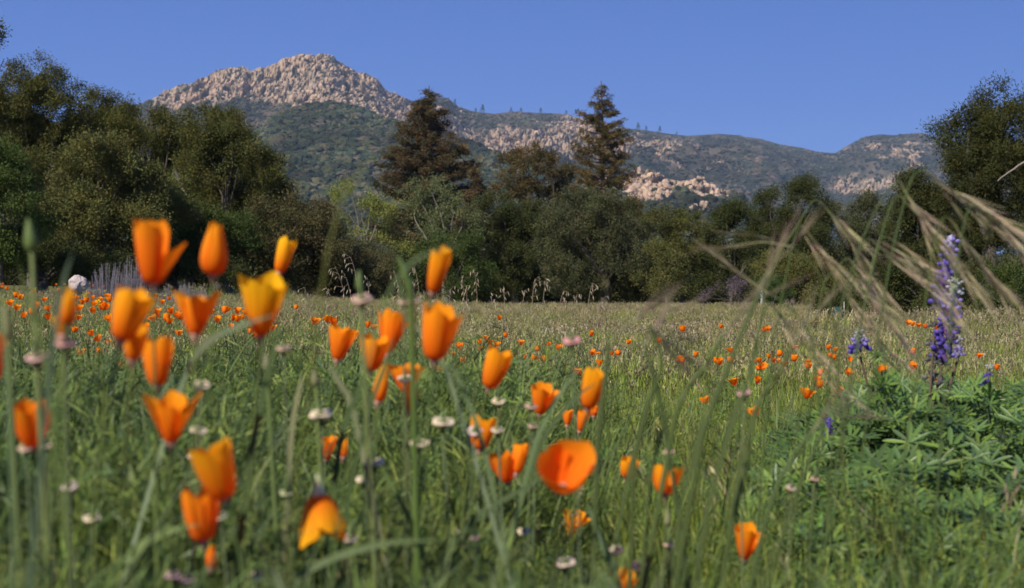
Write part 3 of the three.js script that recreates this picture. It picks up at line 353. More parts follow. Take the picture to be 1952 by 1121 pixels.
function poppy(label, cx, cy, w, h, d, tilt = 0, o = {}) {
  seed = Math.round(cx * 31 + cy * 17); if (Math.abs(tilt) < 12) tilt += rs(6); o = { ...o, fwd: o.fwd ?? rr(-8, 16) };
  const k = d / F, q = new THREE.Quaternion().setFromEuler(new THREE.Euler((o.fwd ?? 0) * Math.PI / 180, 0, -tilt * Math.PI / 180, 'ZXY')), ax = V(0, 1, 0).applyQuaternion(q), L = h * k * (o.hs ?? 1), W = w * k / 2, base = P(cx, cy, d).addScaledVector(ax, -L * .5);
  const gx = base.x + (o.lean ?? rs(.05)) , gz = base.z - rr(0, .04), root = thing('poppy_flower', label, 'poppy', V(gx, ground(gx, gz) - .01, gz), o.group ?? 'large orange poppies in the front of the meadow');
  const local = base.clone().sub(root.position), m = mat4(local, q, 1);
  for (let j = 0; j < 4; j++) if (!(o.skip ?? []).includes(j)) part('petal', petalGeo({ L, W, tw: .5 + rs(.35), ...o }, j).applyMatrix4(m), M.petal, root);
  const b = new MB(); b.col = o.rim ?? [.42, .24, .17]; if (o.cap) b.tube([V(0, -.015, 0), V(0, -.009, 0), V(0, -.002, 0), V(0, .004, 0)], [.0007, .0018, .0042, .006], 9); else b.tube([V(0, -.006, 0), V(0, -.0025, 0), V(0, .0005, 0), V(0, .003, 0)], [.0012, .0022, .0042, .0024], 8); part('receptacle', b.geo().applyMatrix4(m), M.stem, root);
  const tip = local.clone().addScaledVector(ax, -.005), mid = tip.clone().addScaledVector(ax, -Math.min(.16, local.y * .5)); if (ax.y < 0) { mid.copy(tip).add(V(.03, .05, -.01)); }
  part('stem', stemGeo(bez(V(0, 0, 0), mid, tip, 9), .0011), M.stem, root);
  return root;
}
const pop = poppy;
pop('very tall red orange poppy with one petal flaring out sideways like a beak', 290, 482, 72, 122, 1.0, 3, { flare: [.55, 0, 0, 0], len: [.8, 1, 1, 1], tw: .05, yel: .1 });
pop('pointed orange poppy with furled tip, just beside the beaked poppy', 408, 477, 50, 98, 1.1, 0, { prof: 'cone', yel: .3, tw: 1.2 });
pop('small yellow tipped poppy leaning over the dark trees', 541, 489, 36, 66, 1.5, 16, { yel: .9 });
pop('wide yellow topped poppy crossed by a pale grass blade', 502, 588, 80, 112, 1.05, 6, { yel: 1, prof: 'vase', flare: [0, 0, .15, 0], tw: .1, fwd: 12 });
pop('slim tilted orange poppy with yellow right edge in front of the dark bushes', 834, 518, 42, 86, 1.2, 14, { yel: .5 });
pop('large upright orange poppy near the middle of the meadow edge', 833, 636, 70, 104, 1.1, 8, { yel: .25, flare: [.18, 0, 0, 0], tw: .1 });
pop('heart shaped poppy opening at the top below the furled pointed poppy', 374, 595, 66, 90, 1.05, 0, { prof: 'vase', flare: [.2, 0, .2, 0], len: [1, .85, 1, .85], tw: .05, yel: .3 });
pop('broad blurred golden poppy leaning to the right above two smaller ones', 244, 600, 70, 104, .93, 16, { yel: .55, flare: [.15, 0, 0, 0], tw: .2 });
pop('small round poppy tucked under the broad blurred golden poppy', 256, 656, 46, 64, .95, 6, { yel: .45 });
pop('upright orange poppy just below the small round poppy', 301, 690, 58, 92, 1.05, -2, { yel: .25, flare: [.05, 0, .1, 0] });
pop('narrow golden poppy above a pink disc at the left', 127, 585, 36, 76, .9, 4, { yel: .8, prof: 'cone', len: [1, .8, 1, .9] });
pop('low round golden poppy overlapping the narrow golden one', 118, 622, 36, 44, .9, -4, { yel: .7, prof: 'bowl' });
pop('poppy opened in three spread petals like a tulip, facing the camera', 325, 795, 66, 104, 1.0, 2, { prof: 'vase', flare: [.34, 0, .3, .05], len: [1, .8, 1, .95], tw: .02, yel: .35, fwd: 8 });
pop('single rounded poppy near the left edge with pale disc under it', 60, 810, 74, 88, 1.0, -6, { yel: .12, flare: [0, 0, .15, 0], prof: 'cup' });
pop('large golden poppy leaning left above the darker folded poppy', 413, 900, 82, 112, .95, -14, { yel: .6, span: 1.1 });
pop('dark orange folded poppy under the large golden leaning one', 384, 982, 76, 102, .97, -8, { yel: .08 });
pop('tiny closed red orange poppy below the dark folded poppy', 403, 1062, 22, 46, 1.1, 6, { yel: 0, prof: 'cone' });
pop('nodding poppy hanging upside down with a pale pointed cap', 612, 988, 84, 92, 1.05, 174, { yel: .6, flare: [.14, .16, .08, .08], span: .92, tw: .72, len: [1.05, .9, 1, 1], rim: [.5, .52, .3], cap: 1, fwd: 8 });
pop('orange poppy leaning right just left of the clustered pair', 649, 656, 52, 64, 1.5, 12, { yel: .15, prof: 'vase' });
pop('front poppy of the clustered pair left of the large upright poppy', 711, 673, 54, 68, 1.45, 6, { yel: .35, flare: [.1, 0, .1, 0] });
pop('taller rear poppy of the clustered pair with ragged top', 745, 634, 50, 86, 1.5, 10, { yel: .15, prof: 'vase', flare: [.2, 0, .15, .2] });
pop('slender poppy with a pinkish disc before it under the clustered pair', 727, 730, 28, 76, 1.4, 8, { yel: .7, prof: 'cone' });
pop('poppy half hidden behind a pale flat disc under the large upright poppy', 774, 722, 56, 52, 1.6, 0, { yel: .2, prof: 'vase', flare: [.2, 0, .2, 0] });
pop('small slim poppy below the disc covered poppy', 786, 765, 26, 50, 1.5, 8, { yel: .3 });
pop('soft orange poppy leaning to the right of the large upright poppy', 943, 705, 54, 74, 1.5, 18, { yel: .35, prof: 'cup' });
pop('ragged orange poppy cut by a pale leaning blade', 1032, 762, 46, 58, 1.7, 10, { yel: .15, prof: 'vase', flare: [.3, 0, 0, 0], tw: .1 });
pop('round golden poppy partly covered by dark green blades near the open grass', 1129, 742, 50, 78, 1.4, 12, { yel: .55 });
pop('bright poppy with two pale discs before it in the middle of the herbs', 918, 826, 50, 64, 1.5, 3, { yel: .5, prof: 'cup', flare: [.1, 0, .05, 0] });
pop('left poppy of a tangled pair among the dark stems', 962, 892, 42, 58, 1.6, -12, { yel: .05, flare: [0, 0, .3, 0] });
pop('right poppy of a tangled pair among the dark stems', 990, 876, 32, 56, 1.6, 10, { yel: .15 });
pop('big bowl shaped poppy opened towards the camera, low in the middle', 1075, 905, 92, 70, 1.1, 4, { prof: 'bowl', fwd: 44, yel: .05, span: 1.1, flare: [.12, .05, .15, .3], hs: 1.1 });
pop('small yellow orange poppy beside the silvery leaves', 1197, 893, 36, 36, 1.7, 8, { yel: .6, prof: 'cup', flare: [.2, 0, 0, 0] });
pop('squat golden poppy right of the bowl shaped poppy', 1269, 915, 58, 56, 1.4, 4, { yel: .4, flare: [.15, 0, .05, 0] });
pop('sharply focused open poppy standing alone low among the lupine leaves', 1422, 1035, 46, 70, 1.45, 8, { yel: .3, prof: 'vase', flare: [.3, 0, .05, .1], tw: .1, len: [.92, 1, 1, 1] });
pop('poppy cut off by the bottom edge of the view', 1190, 1114, 46, 44, 1.4, 0, { yel: .4, prof: 'vase', flare: [.2, 0, .2, 0] });
pop('crumpled small poppy under the bowl shaped poppy', 1092, 998, 34, 46, 1.9, 14, { yel: .4, prof: 'vase', flare: [.4, 0, .2, 0] });
pop('left one of three little red orange poppies by the round golden poppy', 1082, 797, 21, 30, 2.3, 6, { yel: .1, prof: 'vase' });
pop('middle and largest of three little red orange poppies', 1110, 803, 25, 42, 2.2, 14, { yel: .05, prof: 'vase' });
pop('topmost of three little red orange poppies', 1132, 783, 19, 20, 2.3, 8, { yel: .1 });
pop('small orange poppy low among stems below a white disc', 624, 856, 30, 44, 1.9, 4, { yel: .15, prof: 'vase' });
pop('thin closed poppy beside the small low one', 657, 855, 14, 36, 1.7, 4, { yel: .45, prof: 'cone' });
pop('poppy cut by the left edge of the view', -12, 682, 44, 92, 1.0, 0, { yel: .15 });
pop('small golden poppy deep in the herbs at the lower left', 50, 1023, 16, 36, 1.5, 0, { yel: .5, prof: 'cone' });

// distant poppies: prototypes, then one clone per flower seen
const bloomProto = [], yellowProto = [];
for (let i = 0; i < 7; i++) {
  seed = 600 + i; const b = new MB(), o = { L: .036, W: rr(.015, .021), prof: ['cup', 'vase', 'bowl'][i % 3], yel: rr(.02, .3), flare: i % 3 ? [rr(0, .6), rr(0, .4), rr(0, .6), rr(0, .4)] : [], tw: rr(0, 1.5) };
  for (let j = 0; j < 4; j++) { const g = petalGeo(o, j, 4, 4), off = b.p.length / 3; b.p.push(...g.attributes.position.array); b.c.push(...g.attributes.color.array); for (const v of g.index.array) b.i.push(v + off); }
  bloomProto.push(b.geo());
}
for (let i = 0; i < 2; i++) { seed = 640 + i; const b = new MB(); for (let k = 0; k < 16; k++) { const a = k * 2.4, q = V(Math.cos(a) * .012 * rnd(), k * .0022, Math.sin(a) * .012 * rnd()); b.col = jitter([.72, .56, .02], .12, .05); const d = V(Math.cos(a), .5, Math.sin(a)).normalize(); b.leaf(q, d, V(-Math.sin(a), 0, Math.cos(a)), .018, .008); } yellowProto.push(b.geo()); }
const stemProto = [0, 1, 2].map((i) => { seed = 660 + i; return stemGeo(bez(V(rs(.1), -1, rs(.1)), V(rs(.15), -.5, rs(.1)), V(0, 0, 0), 5), .0013 / .25, STEM, 4); });
function wild(list, name, cat, protos, labelOf, group) {
  const made = {};
  for (const [px, py, sc = 1] of list) {
    seed = Math.round(px * 97 + py * 13 + name.length); const hf = rr(.2, .27), d = hitD(px, py, hf), p = P(px, py, d), g = ground(p.x, p.z), i = Math.floor(rnd() * protos.length); let o;
    if (made[i]) { o = made[i].clone(); o.name = numbered(name); scene.add(o); } else { o = made[i] = thing(name, '', cat, V()); part('bloom', protos[i], M.petal, o); part('stem', stemProto[i % 3], M.stem, o); }
    o.position.set(p.x, g, p.z); const h = Math.max(.08, p.y - g), q = new THREE.Quaternion().setFromEuler(new THREE.Euler(rr(-.2, .6), rr(0, 6.3), rs(.45)));
    o.children[0].position.set(0, h, 0); o.children[0].quaternion.copy(q); o.children[0].scale.setScalar(sc * (px > 830 ? .85 : 1) * rr(.85, 1.2) * clamp(d / 8, .62, 1.25)); o.children[1].position.set(0, h, 0); o.children[1].scale.set(h, h, h); o.children[1].rotation.y = rr(0, 6.3);
    o.userData = { category: cat, label: labelOf(px, py, d), group: group(px, py) };
  }
}
const midPoppies = [[564, 590], [598, 619], [638, 619], [700, 625], [715, 630], [677, 642], [789, 631], [878, 665], [915, 670], [915, 656], [933, 657], [947, 662], [963, 643], [993, 658], [923, 650], [864, 680], [880, 694], [900, 717], [895, 731], [906, 722], [969, 677], [972, 687], [1001, 685], [1016, 687], [1027, 688], [1039, 691], [1024, 670], [1064, 668], [953, 610], [658, 771], [867, 705], [976, 753], [1098, 714], [841, 710], [1128, 640], [1045, 660], [1138, 681], [1131, 677], [1143, 698], [1102, 714], [1167, 678], [1179, 677], [1198, 656], [1257, 654], [1302, 632], [1373, 626], [1292, 691], [1298, 686], [1303, 692], [1325, 681], [1395, 673], [1392, 693], [1371, 695], [1363, 691], [1440, 694], [1446, 691], [1447, 706], [1452, 704], [1464, 631], [1484, 679], [1464, 683], [1476, 691], [1483, 692], [1494, 699], [1444, 730], [1401, 735], [1442, 794], [1457, 633], [1513, 666], [1580, 666], [1593, 672], [1591, 685], [1583, 681], [1619, 688], [1541, 695], [1541, 703], [1565, 716], [1558, 727], [1561, 740, 1.3], [1598, 753, 1.2], [1682, 711, 1.2], [1742, 676], [1742, 705, 1.2], [1900, 705], [1866, 682], [1617, 716], [1513, 689], [1770, 732], [1778, 731], [1740, 622], [1752, 624], [1766, 626], [1784, 628], [1730, 620], [1537, 760], [1346, 770],
  [6, 544], [14, 553], [4, 549], [20, 582], [32, 592], [30, 567], [38, 571], [111, 555], [107, 544], [177, 546], [198, 548], [223, 555], [146, 571], [165, 576], [190, 575], [195, 591], [180, 596], [209, 576], [286, 575], [297, 567], [298, 599], [294, 612], [210, 612], [143, 633], [189, 652], [92, 593], [64, 560], [171, 563], [177, 571], [157, 580], [180, 583], [302, 605], [317, 612], [322, 618], [327, 598], [340, 607], [345, 610], [415, 615], [433, 594], [428, 597], [443, 611], [453, 598], [452, 614], [464, 608], [476, 637], [484, 644], [188, 674], [155, 678], [209, 660], [231, 703], [177, 727], [185, 722], [66, 727], [191, 577], [195, 586], [200, 590], [141, 634], [92, 610], [60, 600], [120, 567], [133, 585], [152, 592], [205, 568], [230, 590], [260, 560], [270, 583], [310, 580], [322, 572], [280, 627], [175, 640], [110, 640], [340, 640], [365, 622], [400, 600], [150, 610], [240, 572], [255, 590], [70, 585], [85, 575], [48, 605], [150, 830, .7], [238, 832, .7], [252, 838, .6], [440, 628], [470, 600], [520, 630], [602, 618], [625, 615]];
const LM = [[148, 533, 'pale boulder'], [300, 482, 'beaked poppy'], [57, 447, 'pointed green bud'], [244, 600, 'broad blurred golden poppy'], [127, 600, 'narrow golden poppy'], [374, 595, 'heart shaped poppy'], [301, 690, 'upright poppy below the small round one'], [325, 795, 'tulip shaped poppy'], [502, 588, 'yellow topped poppy'], [649, 656, 'leaning poppy left of the pair'], [728, 650, 'clustered pair'], [833, 636, 'large upright poppy'], [943, 705, 'soft leaning poppy'], [1090, 650, 'bright pink rim'], [1129, 742, 'round golden poppy'], [1305, 700, 'bent brome stems'], [1418, 750, 'pink rim amid dark stems'], [1640, 655, 'short violet lupine spike'], [1580, 815, 'single blue violet head'], [1800, 620, 'tall purple spike'], [1884, 715, 'half open lupine bud']], ORD = ['nearest', 'second', 'third', 'fourth', 'fifth', 'sixth', 'seventh', 'eighth', 'ninth', 'tenth', 'eleventh', 'twelfth', 'thirteenth', 'fourteenth', 'fifteenth'];
const nearLM = (px, py) => { const [x, y, t] = LM.reduce((a, b) => Math.hypot(a[0] - px, a[1] - py) <= Math.hypot(b[0] - px, b[1] - py) ? a : b), a = Math.round(Math.atan2(y - py, px - x) / Math.PI * 4); return [t, ['right of', 'up right of', 'straight above', 'up left of', 'left of'][a] ?? { '-1': 'down right of', '-2': 'straight below', '-3': 'down left of', '-4': 'left of' }[a], Math.hypot(px - x, py - y)]; };
function pointOut(list, what) { const all = list.map(([x, y]) => nearLM(x, y)); return (px, py) => { const [t, w, r] = nearLM(px, py), n = all.filter((e) => e[0] === t && e[1] === w && e[2] < r - 1e-9).length; return `${ORD[n]} ${what} ${w} the ${t}`; }; }
const area = (px, py) => px < 330 ? (py < 568 ? 'near the pale boulder and sage shrub' : py < 625 ? 'in the dense patch below the sage shrub' : 'among the tall blurred stems at left') : px < 560 ? 'between the heart shaped and the yellow topped poppy' : px < 840 ? 'in the dry grass behind the clustered pair' : px < 1110 ? 'in the open patch right of the large upright poppy' : px < 1400 ? 'behind the dark leaning grass stems' : px < 1640 ? 'in the patch left of the purple lupines' : 'behind the tall purple lupine spike';
wild(midPoppies, 'wild_poppy', 'poppy', bloomProto, pointOut(midPoppies, 'small distant orange poppy'), (px, py) => `distant orange poppies ${area(px, py)}`);
const yellows = [[99, 531], [119, 536], [143, 538], [171, 541], [172, 550], [147, 554], [153, 555], [189, 557], [198, 557], [161, 567], [67, 555], [122, 544], [188, 583], [280, 560], [283, 563], [317, 567], [133, 542], [110, 545], [161, 545]];
wild(yellows, 'yellow_wildflower', 'wildflower', yellowProto, pointOut(yellows, 'small bright yellow wildflower'), (px) => px < 215 ? 'yellow wildflowers before the boulder' : 'yellow wildflowers under the beaked poppy');

// spent poppies: a pale rim on a stalk with a young pod
function disc(label, cx, cy, w, d, o = {}) {
  seed = Math.round(cx * 7 + cy * 3); const r = w / 2 * d / F, p = P(cx, cy, d), gx = p.x + rs(.04), gz = p.z - rr(0, .05), root = thing('spent_poppy', label, 'seed head', V(gx, ground(gx, gz) - .01, gz), 'spent poppies with pale rims'), c = p.clone().sub(root.position), tl = new THREE.Quaternion().setFromEuler(new THREE.Euler(.3 + rs(.15), 0, rs(.16))), col = (o.col ?? [.62, .49, .34]).map((v) => Math.min(.74, v * 1.2));
  const prof = [[.02, -.75], [.2, -.62], [.3, -.3], [.9, -.12], [1, .02], [.94, .1], [.3, 0], [.02, .02]].map(([x, y]) => new THREE.Vector2(x * r, y * r)), g = new THREE.LatheGeometry(prof, 14), cc = [], pa = g.attributes.position;
  for (let i = 0; i < pa.count; i++) { const e = Math.hypot(pa.getX(i), pa.getZ(i)) / r, k = smooth(.3, .7, e), a = Math.atan2(pa.getZ(i), pa.getX(i)); pa.setY(i, pa.getY(i) + r * .05 * Math.sin(a * 3 + cx) * k); cc.push(lerp(.17, col[0], k), lerp(.18, col[1], k), lerp(.07, col[2], k)); }
  g.setAttribute('color', new THREE.Float32BufferAttribute(cc, 3)); g.computeVertexNormals();
  part('rim', g.applyMatrix4(mat4(c, tl, V(1, 1.7, 1))), M.stem, root);
  const up = V(0, 1, 0).applyQuaternion(tl), L = o.pod ?? rr(.006, .022), b = new MB(); b.col = [.13, .19, .07]; b.tube([c, c.clone().addScaledVector(up, L * .4), c.clone().addScaledVector(up, L * .8), c.clone().addScaledVector(up, L)], [.0016, .0019, .0013, .0004], 5); part('pod', b.geo(), M.stem, root);
  part('stem', stemGeo(bez(V(0, 0, 0), c.clone().add(V(rs(.02), -c.y * .5, 0)), c.clone().addScaledVector(up, -r * .6), 7), .001, [.13, .16, .07]), M.stem, root);
}
const pk = [.55, .30, .27], ro = [.48, .30, .24];
[[612, 790, 46, 1.2, 'widest white rim, right of the thick dark blade'], [845, 805, 42, 1.3, 'clean white rim under the soft leaning poppy'], [800, 845, 38, 1.3, 'white rim just lower left of the cleanest one'], [713, 882, 38, 1.25, 'upper of two white rims in a diagonal pair'], [694, 915, 32, 1.3, 'lower of two white rims in a diagonal pair'], [690, 570, 40, 1.1, 'pinkish flat rim with a green pod, against the meadow edge', ro, .024], [383, 735, 34, 1.1, 'pale rim on the right shoulder of the tulip shaped poppy'], [379, 821, 34, 1.2, 'cream rim below the right petal of the tulip shaped poppy'], [772, 722, 30, 1.5, 'pale rim across a half hidden poppy'], [133, 928, 32, 1.1, 'pinkish white rim alone in the lower left herbs', [.56, .42, .38]], [175, 988, 34, 1.15, 'cream rim lower right of a pinkish white one'], [70, 682, 44, .95, 'blurred pink rim near the left edge', [.5, .28, .27]], [668, 1028, 28, 1.15, 'rosy white rim beside the nodding poppy', [.52, .36, .3]], [1078, 1073, 38, 1.2, 'large notched cream rim low in the middle', [.58, .44, .36]], [1175, 1048, 28, 1.3, 'cream rim above the poppy cut by the bottom edge'], [1220, 1080, 32, 1.3, 'pinkish cream rim right of the bottom poppy', [.56, .40, .35]], [998, 1013, 24, 1.4, 'small cream rim left of the crumpled poppy'], [1090, 650, 32, 1.15, 'bright pink rim over the open grass', [.62, .25, .27]], [1418, 750, 28, 1.4, 'pink rim between the dark leaning grass stems', [.6, .3, .3]], [950, 765, 26, 1.5, 'greenish cream rim under the soft leaning poppy'], [1012, 775, 26, 1.5, 'dull pink rim left of the ragged poppy', ro], [488, 1098, 28, 1.1, 'cream rim at the bottom edge left of centre'], [905, 822, 32, 1.4, 'left pale rim before the bright poppy', [.58, .42, .38]], [948, 820, 26, 1.4, 'right pale rim before the bright poppy'], [540, 664, 28, 1.2, 'brownish rim under the yellow topped poppy', ro], [770, 575, 22, 1.1, 'left dull pink head by the curved pod', ro], [788, 574, 22, 1.12, 'right dull pink head by the curved pod', ro], [1508, 930, 20, 1.5, 'small pinkish rim among dark lupine leaves', [.55, .36, .32]], [1275, 1037, 22, 1.4, 'small rosy rim left of the lone focused poppy', pk], [1275, 862, 22, 1.4, 'pink rim above the squat golden poppy', pk], [1553, 913, 16, 1.6, 'little pink bud like rim over the lupine leaves', pk], [1016, 812, 20, 1.5, 'small rosy rim under the ragged poppy', ro], [905, 1025, 20, 1.2, 'purplish rim low in the middle', [.32, .2, .22]], [125, 655, 40, .9, 'blurred pink rim directly under the low golden poppy', [.5, .26, .24]], [330, 1097, 30, 1.0, 'left of two mauve heads at the bottom edge', [.36, .2, .26]], [356, 1104, 30, 1.0, 'right of two mauve heads at the bottom edge', [.38, .22, .28]], [50, 855, 30, 1.0, 'pink rim under the rounded poppy near the left edge', [.55, .36, .32]], [85, 850, 28, 1.0, 'cream rim under the rounded poppy near the left edge'], [365, 870, 18, 1.2, 'tiny cream rim left of the large golden poppy'], [545, 940, 24, 1.2, 'greenish cream head left of the nodding poppy', [.4, .4, .22]], [420, 985, 26, 1.05, 'pale cap behind the dark folded poppy', [.4, .38, .26]]]
  .forEach(([x, y, w, d, t, col, pod]) => disc('spent poppy, ' + t, x, y, w, d, { col, pod }));
[[57, 447, 27, 66, .95, 'blurred pointed green poppy bud standing high at the left edge', [.16, .22, .06]], [12, 612, 22, 72, .95, 'pale yellowish bud at the left edge of the meadow', [.3, .3, .13]], [685, 535, 18, 40, 1.15, 'short green pod standing on the pinkish flat rim', [.13, .18, .05]], [1272, 985, 16, 36, 1.4, 'cream green bud low under the squat golden poppy', [.28, .29, .13]], [508, 690, 16, 34, 1.2, 'pale bud by the thick dark blade', [.3, .28, .16]], [600, 720, 16, 34, 1.25, 'pale slim bud left of the clustered pair', [.26, .26, .12]]].forEach(([cx, cy, w, h, d, label, col]) => {
  seed = cx + cy; const k = d / F, p = P(cx, cy, d), gx = p.x + .03, gz = p.z - .02, root = thing('poppy_bud', label, 'flower bud', V(gx, ground(gx, gz) - .01, gz), 'poppy buds'), c = p.clone().sub(root.position), b = new MB(); b.col = col; const R = w * k / 2, L = h * k;
  b.tube([-.5, -.42, -.25, 0, .25, .42, .5].map((t) => c.clone().add(V(-t * L * .12, t * L, 0))), [.3, .8, 1, .82, .5, .22, .04].map((t) => t * R), 9); part('bud', b.geo(), M.leaf, root);
  const e = c.clone().add(V(L * .06, -L * .5, 0)); part('stem', stemGeo(bez(V(0, 0, 0), e.clone().add(V(.01, -e.y * .5, 0)), e, 7), .002, [.14, .18, .06]), M.stem, root);
});

// single blades and pods that stand out in front
function blade(label, pts, d, w, col, cat = 'grass blade', name = 'tall_grass', round = false) {
  seed = Math.round(pts[0][0] * 3 + pts[0][1]); const w3 = pts.map(([x, y, dd = 0]) => P(x, y, d + dd)), a = w3[0], n = w3[1], slope = clamp((n.x - a.x) / Math.max(.02, n.y - a.y), -.5, .5), gx = a.x - slope * Math.max(0, a.y) * .6, g = ground(gx, a.z), root = thing(name, label, cat, V(gx, g - .01, a.z), cat === 'grass blade' ? 'single blades in front of the meadow' : 'green pods'), kindOf = root.userData.kind = 'thing', all = new THREE.CatmullRomCurve3([V(gx, g - .01, a.z), ...w3]).getPoints(18).map((p) => p.sub(root.position)), b = new MB(), k = d / F, dark = col[1] < .12; b.col = dark ? col.map((v) => v * .75) : col;
  if (round) b.tube(all, all.map((_, i) => w * k / 2 * (1 - .8 * smooth(.82, 1, i / 18))), 6); else b.ribbon(all, all.map((_, i) => w * k * Math.min(1, (18.4 - i) / 7)), (() => { const e = all[18].clone().sub(all[7]); return V(e.y, -e.x, .35 * Math.hypot(e.x, e.y)).normalize(); })(), .25);
  part('blade', b.geo(), dark ? M.stem : M.leaf, root);
}
const DK = [.06, .095, .028], MG = [.11, .16, .05], PL = [.24, .30, .17];
blade('broad pale blade arching across the yellow topped poppy', [[335, 770, .16], [372, 680, .1], [440, 628, 0], [524, 600, -.05]], .95, 17, PL);
blade('thick dark upright blade under the yellow topped poppy', [[478, 870], [500, 760], [522, 660], [528, 612]], 1.0, 15, DK);
blade('curved green pod rising between the slim poppy and the meadow edge', [[785, 640], [782, 570], [772, 520], [757, 486]], 1.1, 12, [.13, .2, .045], 'seed pod', 'poppy_pod', true);
blade('thick leaning stem at the left edge under the pointed bud', [[95, 760], [75, 640], [50, 560], [35, 500]], .92, 9, [.12, .16, .05]);
blade('grey green broad leaf blurred before the dark trees at left', [[95, 700], [110, 600], [125, 520], [140, 480]], .8, 13, [.06, .09, .05]);
blade('long low blade arching over the bottom left of centre', [[555, 1121], [620, 1070], [740, 1035], [850, 1030]], 1.0, 15, MG);
blade('dark diagonal blade rising to the bowl shaped poppy', [[820, 1121], [910, 985], [1010, 925], [1120, 860]], 1.15, 11, DK);
blade('pale diagonal blade right of the large upright poppy', [[915, 830], [890, 760], [865, 705], [848, 680]], 1.2, 11, [.16, .22, .10]);
blade('short pale blade touching the left side of the large upright poppy', [[830, 660], [800, 630], [780, 610], [765, 596]], 1.15, 11, PL);
blade('pale leaning blade across the ragged poppy', [[1010, 880], [1040, 800], [1075, 740], [1115, 690]], 1.3, 10, [.14, .2, .08]);
blade('thin dark blade left of the round golden poppy', [[1030, 850], [1060, 800], [1100, 755], [1135, 730]], 1.35, 10, DK);
blade('light stiff blade low beside the silvery leaves', [[1180, 1121], [1150, 1040], [1130, 990], [1120, 960]], 1.3, 14, [.17, .24, .12]);
blade('diagonal green blade left of the two white rims', [[790, 1010], [760, 950], [735, 905], [722, 885]], 1.2, 12, [.15, .22, .07]);
blade('broken pale straw left of the clustered pair', [[555, 840], [562, 780], [572, 735], [580, 705]], 1.25, 11, [.24, .24, .12]);
blade('short whitish stalk left of the front clustered poppy', [[665, 760], [650, 735], [635, 710], [622, 690]], 1.25, 12, [.26, .27, .15]);
blade('dark stem crossing before the front clustered poppy', [[690, 830], [718, 740], [740, 680], [752, 640]], 1.2, 9, DK);
blade('tall dark blade beside the slim poppy under the clustered pair', [[640, 900], [655, 820], [680, 750], [700, 700]], 1.15, 13, DK);
blade('yellow green blade curving right low at the left', [[200, 1121], [240, 1060], [330, 1010], [380, 1000]], .95, 14, [.17, .24, .06]);
blade('faint olive blade hanging over the green hill', [[600, 640], [640, 420], [690, 320], [785, 255]], .75, 5, [.10, .11, .02]);
blade('faint horizontal blade above the tilted poppy', [[700, 700], [740, 560], [800, 490], [905, 463]], .8, 6, [.10, .15, .04]);
blade('soft upright blade near the left frame side', [[20, 900], [15, 760], [5, 640], [2, 540]], .85, 8, [.12, .17, .08]);

// ---------------------------------------------------------------- tall brome grasses leaning in the wind
function brome(label, d0, stem, head, o = {}) {
  const d = d0 * (o.near ? 1 : 1.4);
  seed = Math.round(stem[0][0] * 5 + head[0][1] * 11); const s3 = stem.map(([x, y]) => P(x, y, d)), a = s3[0], n = s3[1] ?? P(...head[0], d), slope = clamp((n.x - a.x) / Math.max(.02, n.y - a.y), -.7, .7), gx = a.x - slope * Math.max(0, a.y) * .8, g = ground(gx, a.z), root = thing('brome_grass', label, 'grass', V(gx, g - .01, a.z), 'tall brome grasses with drooping heads'), h3 = head.map(([x, y], i) => P(x, y, d + i * .01)); root.userData.kind = 'thing';
  const pts = new THREE.CatmullRomCurve3([V(gx, g - .01, a.z), ...s3, h3[0]]).getPoints(26).map((p) => p.sub(root.position)); part('stem', stemGeo(pts, o.r ?? .001, o.stem ?? [.075, .10, .03], 5), M.stem, root);
  const cv = new THREE.CatmullRomCurve3(h3), b = new MB(), dm = o.dim ?? 1, GRN = [.42, .42, .15].map((v) => v * dm), STR = [.70, .58, .37].map((v) => v * dm), PNK = [.56, .33, .28].map((v) => v * dm), L = cv.getLength(), nS = Math.round((o.n ?? 15) * .75);
  b.col = [.26, .24, .12]; b.tube(cv.getPoints(14).map((p) => p.sub(root.position)), Array.from({ length: 15 }, (_, i) => lerp(.0011, .0005, i / 14)), 4);
  for (let i = 0; i < nS; i++) {
    const t = (i + rnd() * .8) / nS * .8, p = cv.getPoint(t).sub(root.position), dir = cv.getTangent(t).add(rdir().multiplyScalar(o.fan ?? .18)).normalize(), q = p.clone().addScaledVector(dir, rr(.004, .016)).add(rdir().multiplyScalar(.004)), sl = rr(.015, .025), e = q.clone().addScaledVector(dir, sl);
    b.col = [.26, .24, .12]; b.tube([p, q], [.0005, .0004], 3);
    b.col = jitter(pick(o.pink ? [PNK, STR, STR, GRN] : [GRN, STR, STR, PNK]), .2, .08); b.spindle(q, e, rr(.0006, .001), 5);
    for (let j = 0; j < 6; j++) { const dj = dir.clone().add(rdir().multiplyScalar(.13)).normalize(), s = q.clone().lerp(e, rr(.3, 1)), l = rr(.025, .055) * (o.awn ?? 1); b.col = jitter(pick([STR, STR, STR, GRN, PNK]), .2, .06); const sd = V().crossVectors(dj, V(0, 0, 1)).normalize(); b.ribbon([s, s.clone().addScaledVector(dj, l * .5), s.clone().addScaledVector(dj, l)], [.0007, .0005, .0002], sd); }
  }
  part('seed_head', b.geo(), M.straw, root);
}
brome('brome with pale green knee and long pinkish broom right of the tall dark tree', 1.2, [[1452, 900], [1470, 700], [1500, 520], [1520, 440]], [[1528, 430], [1585, 495], [1660, 565], [1720, 610]], { n: 18 });
brome('brome arching from the dark tree top down towards the lupine leaves', 1.2, [[1436, 700], [1470, 520], [1520, 430], [1552, 382]], [[1562, 384], [1610, 440], [1650, 510], [1700, 580]], { n: 15 });
brome('brome with a thin head hanging in front of the juniper lower lobe', 1.15, [[1560, 900], [1600, 600], [1660, 420], [1700, 355]], [[1714, 345], [1760, 420], [1800, 490], [1830, 520]], { n: 12 });
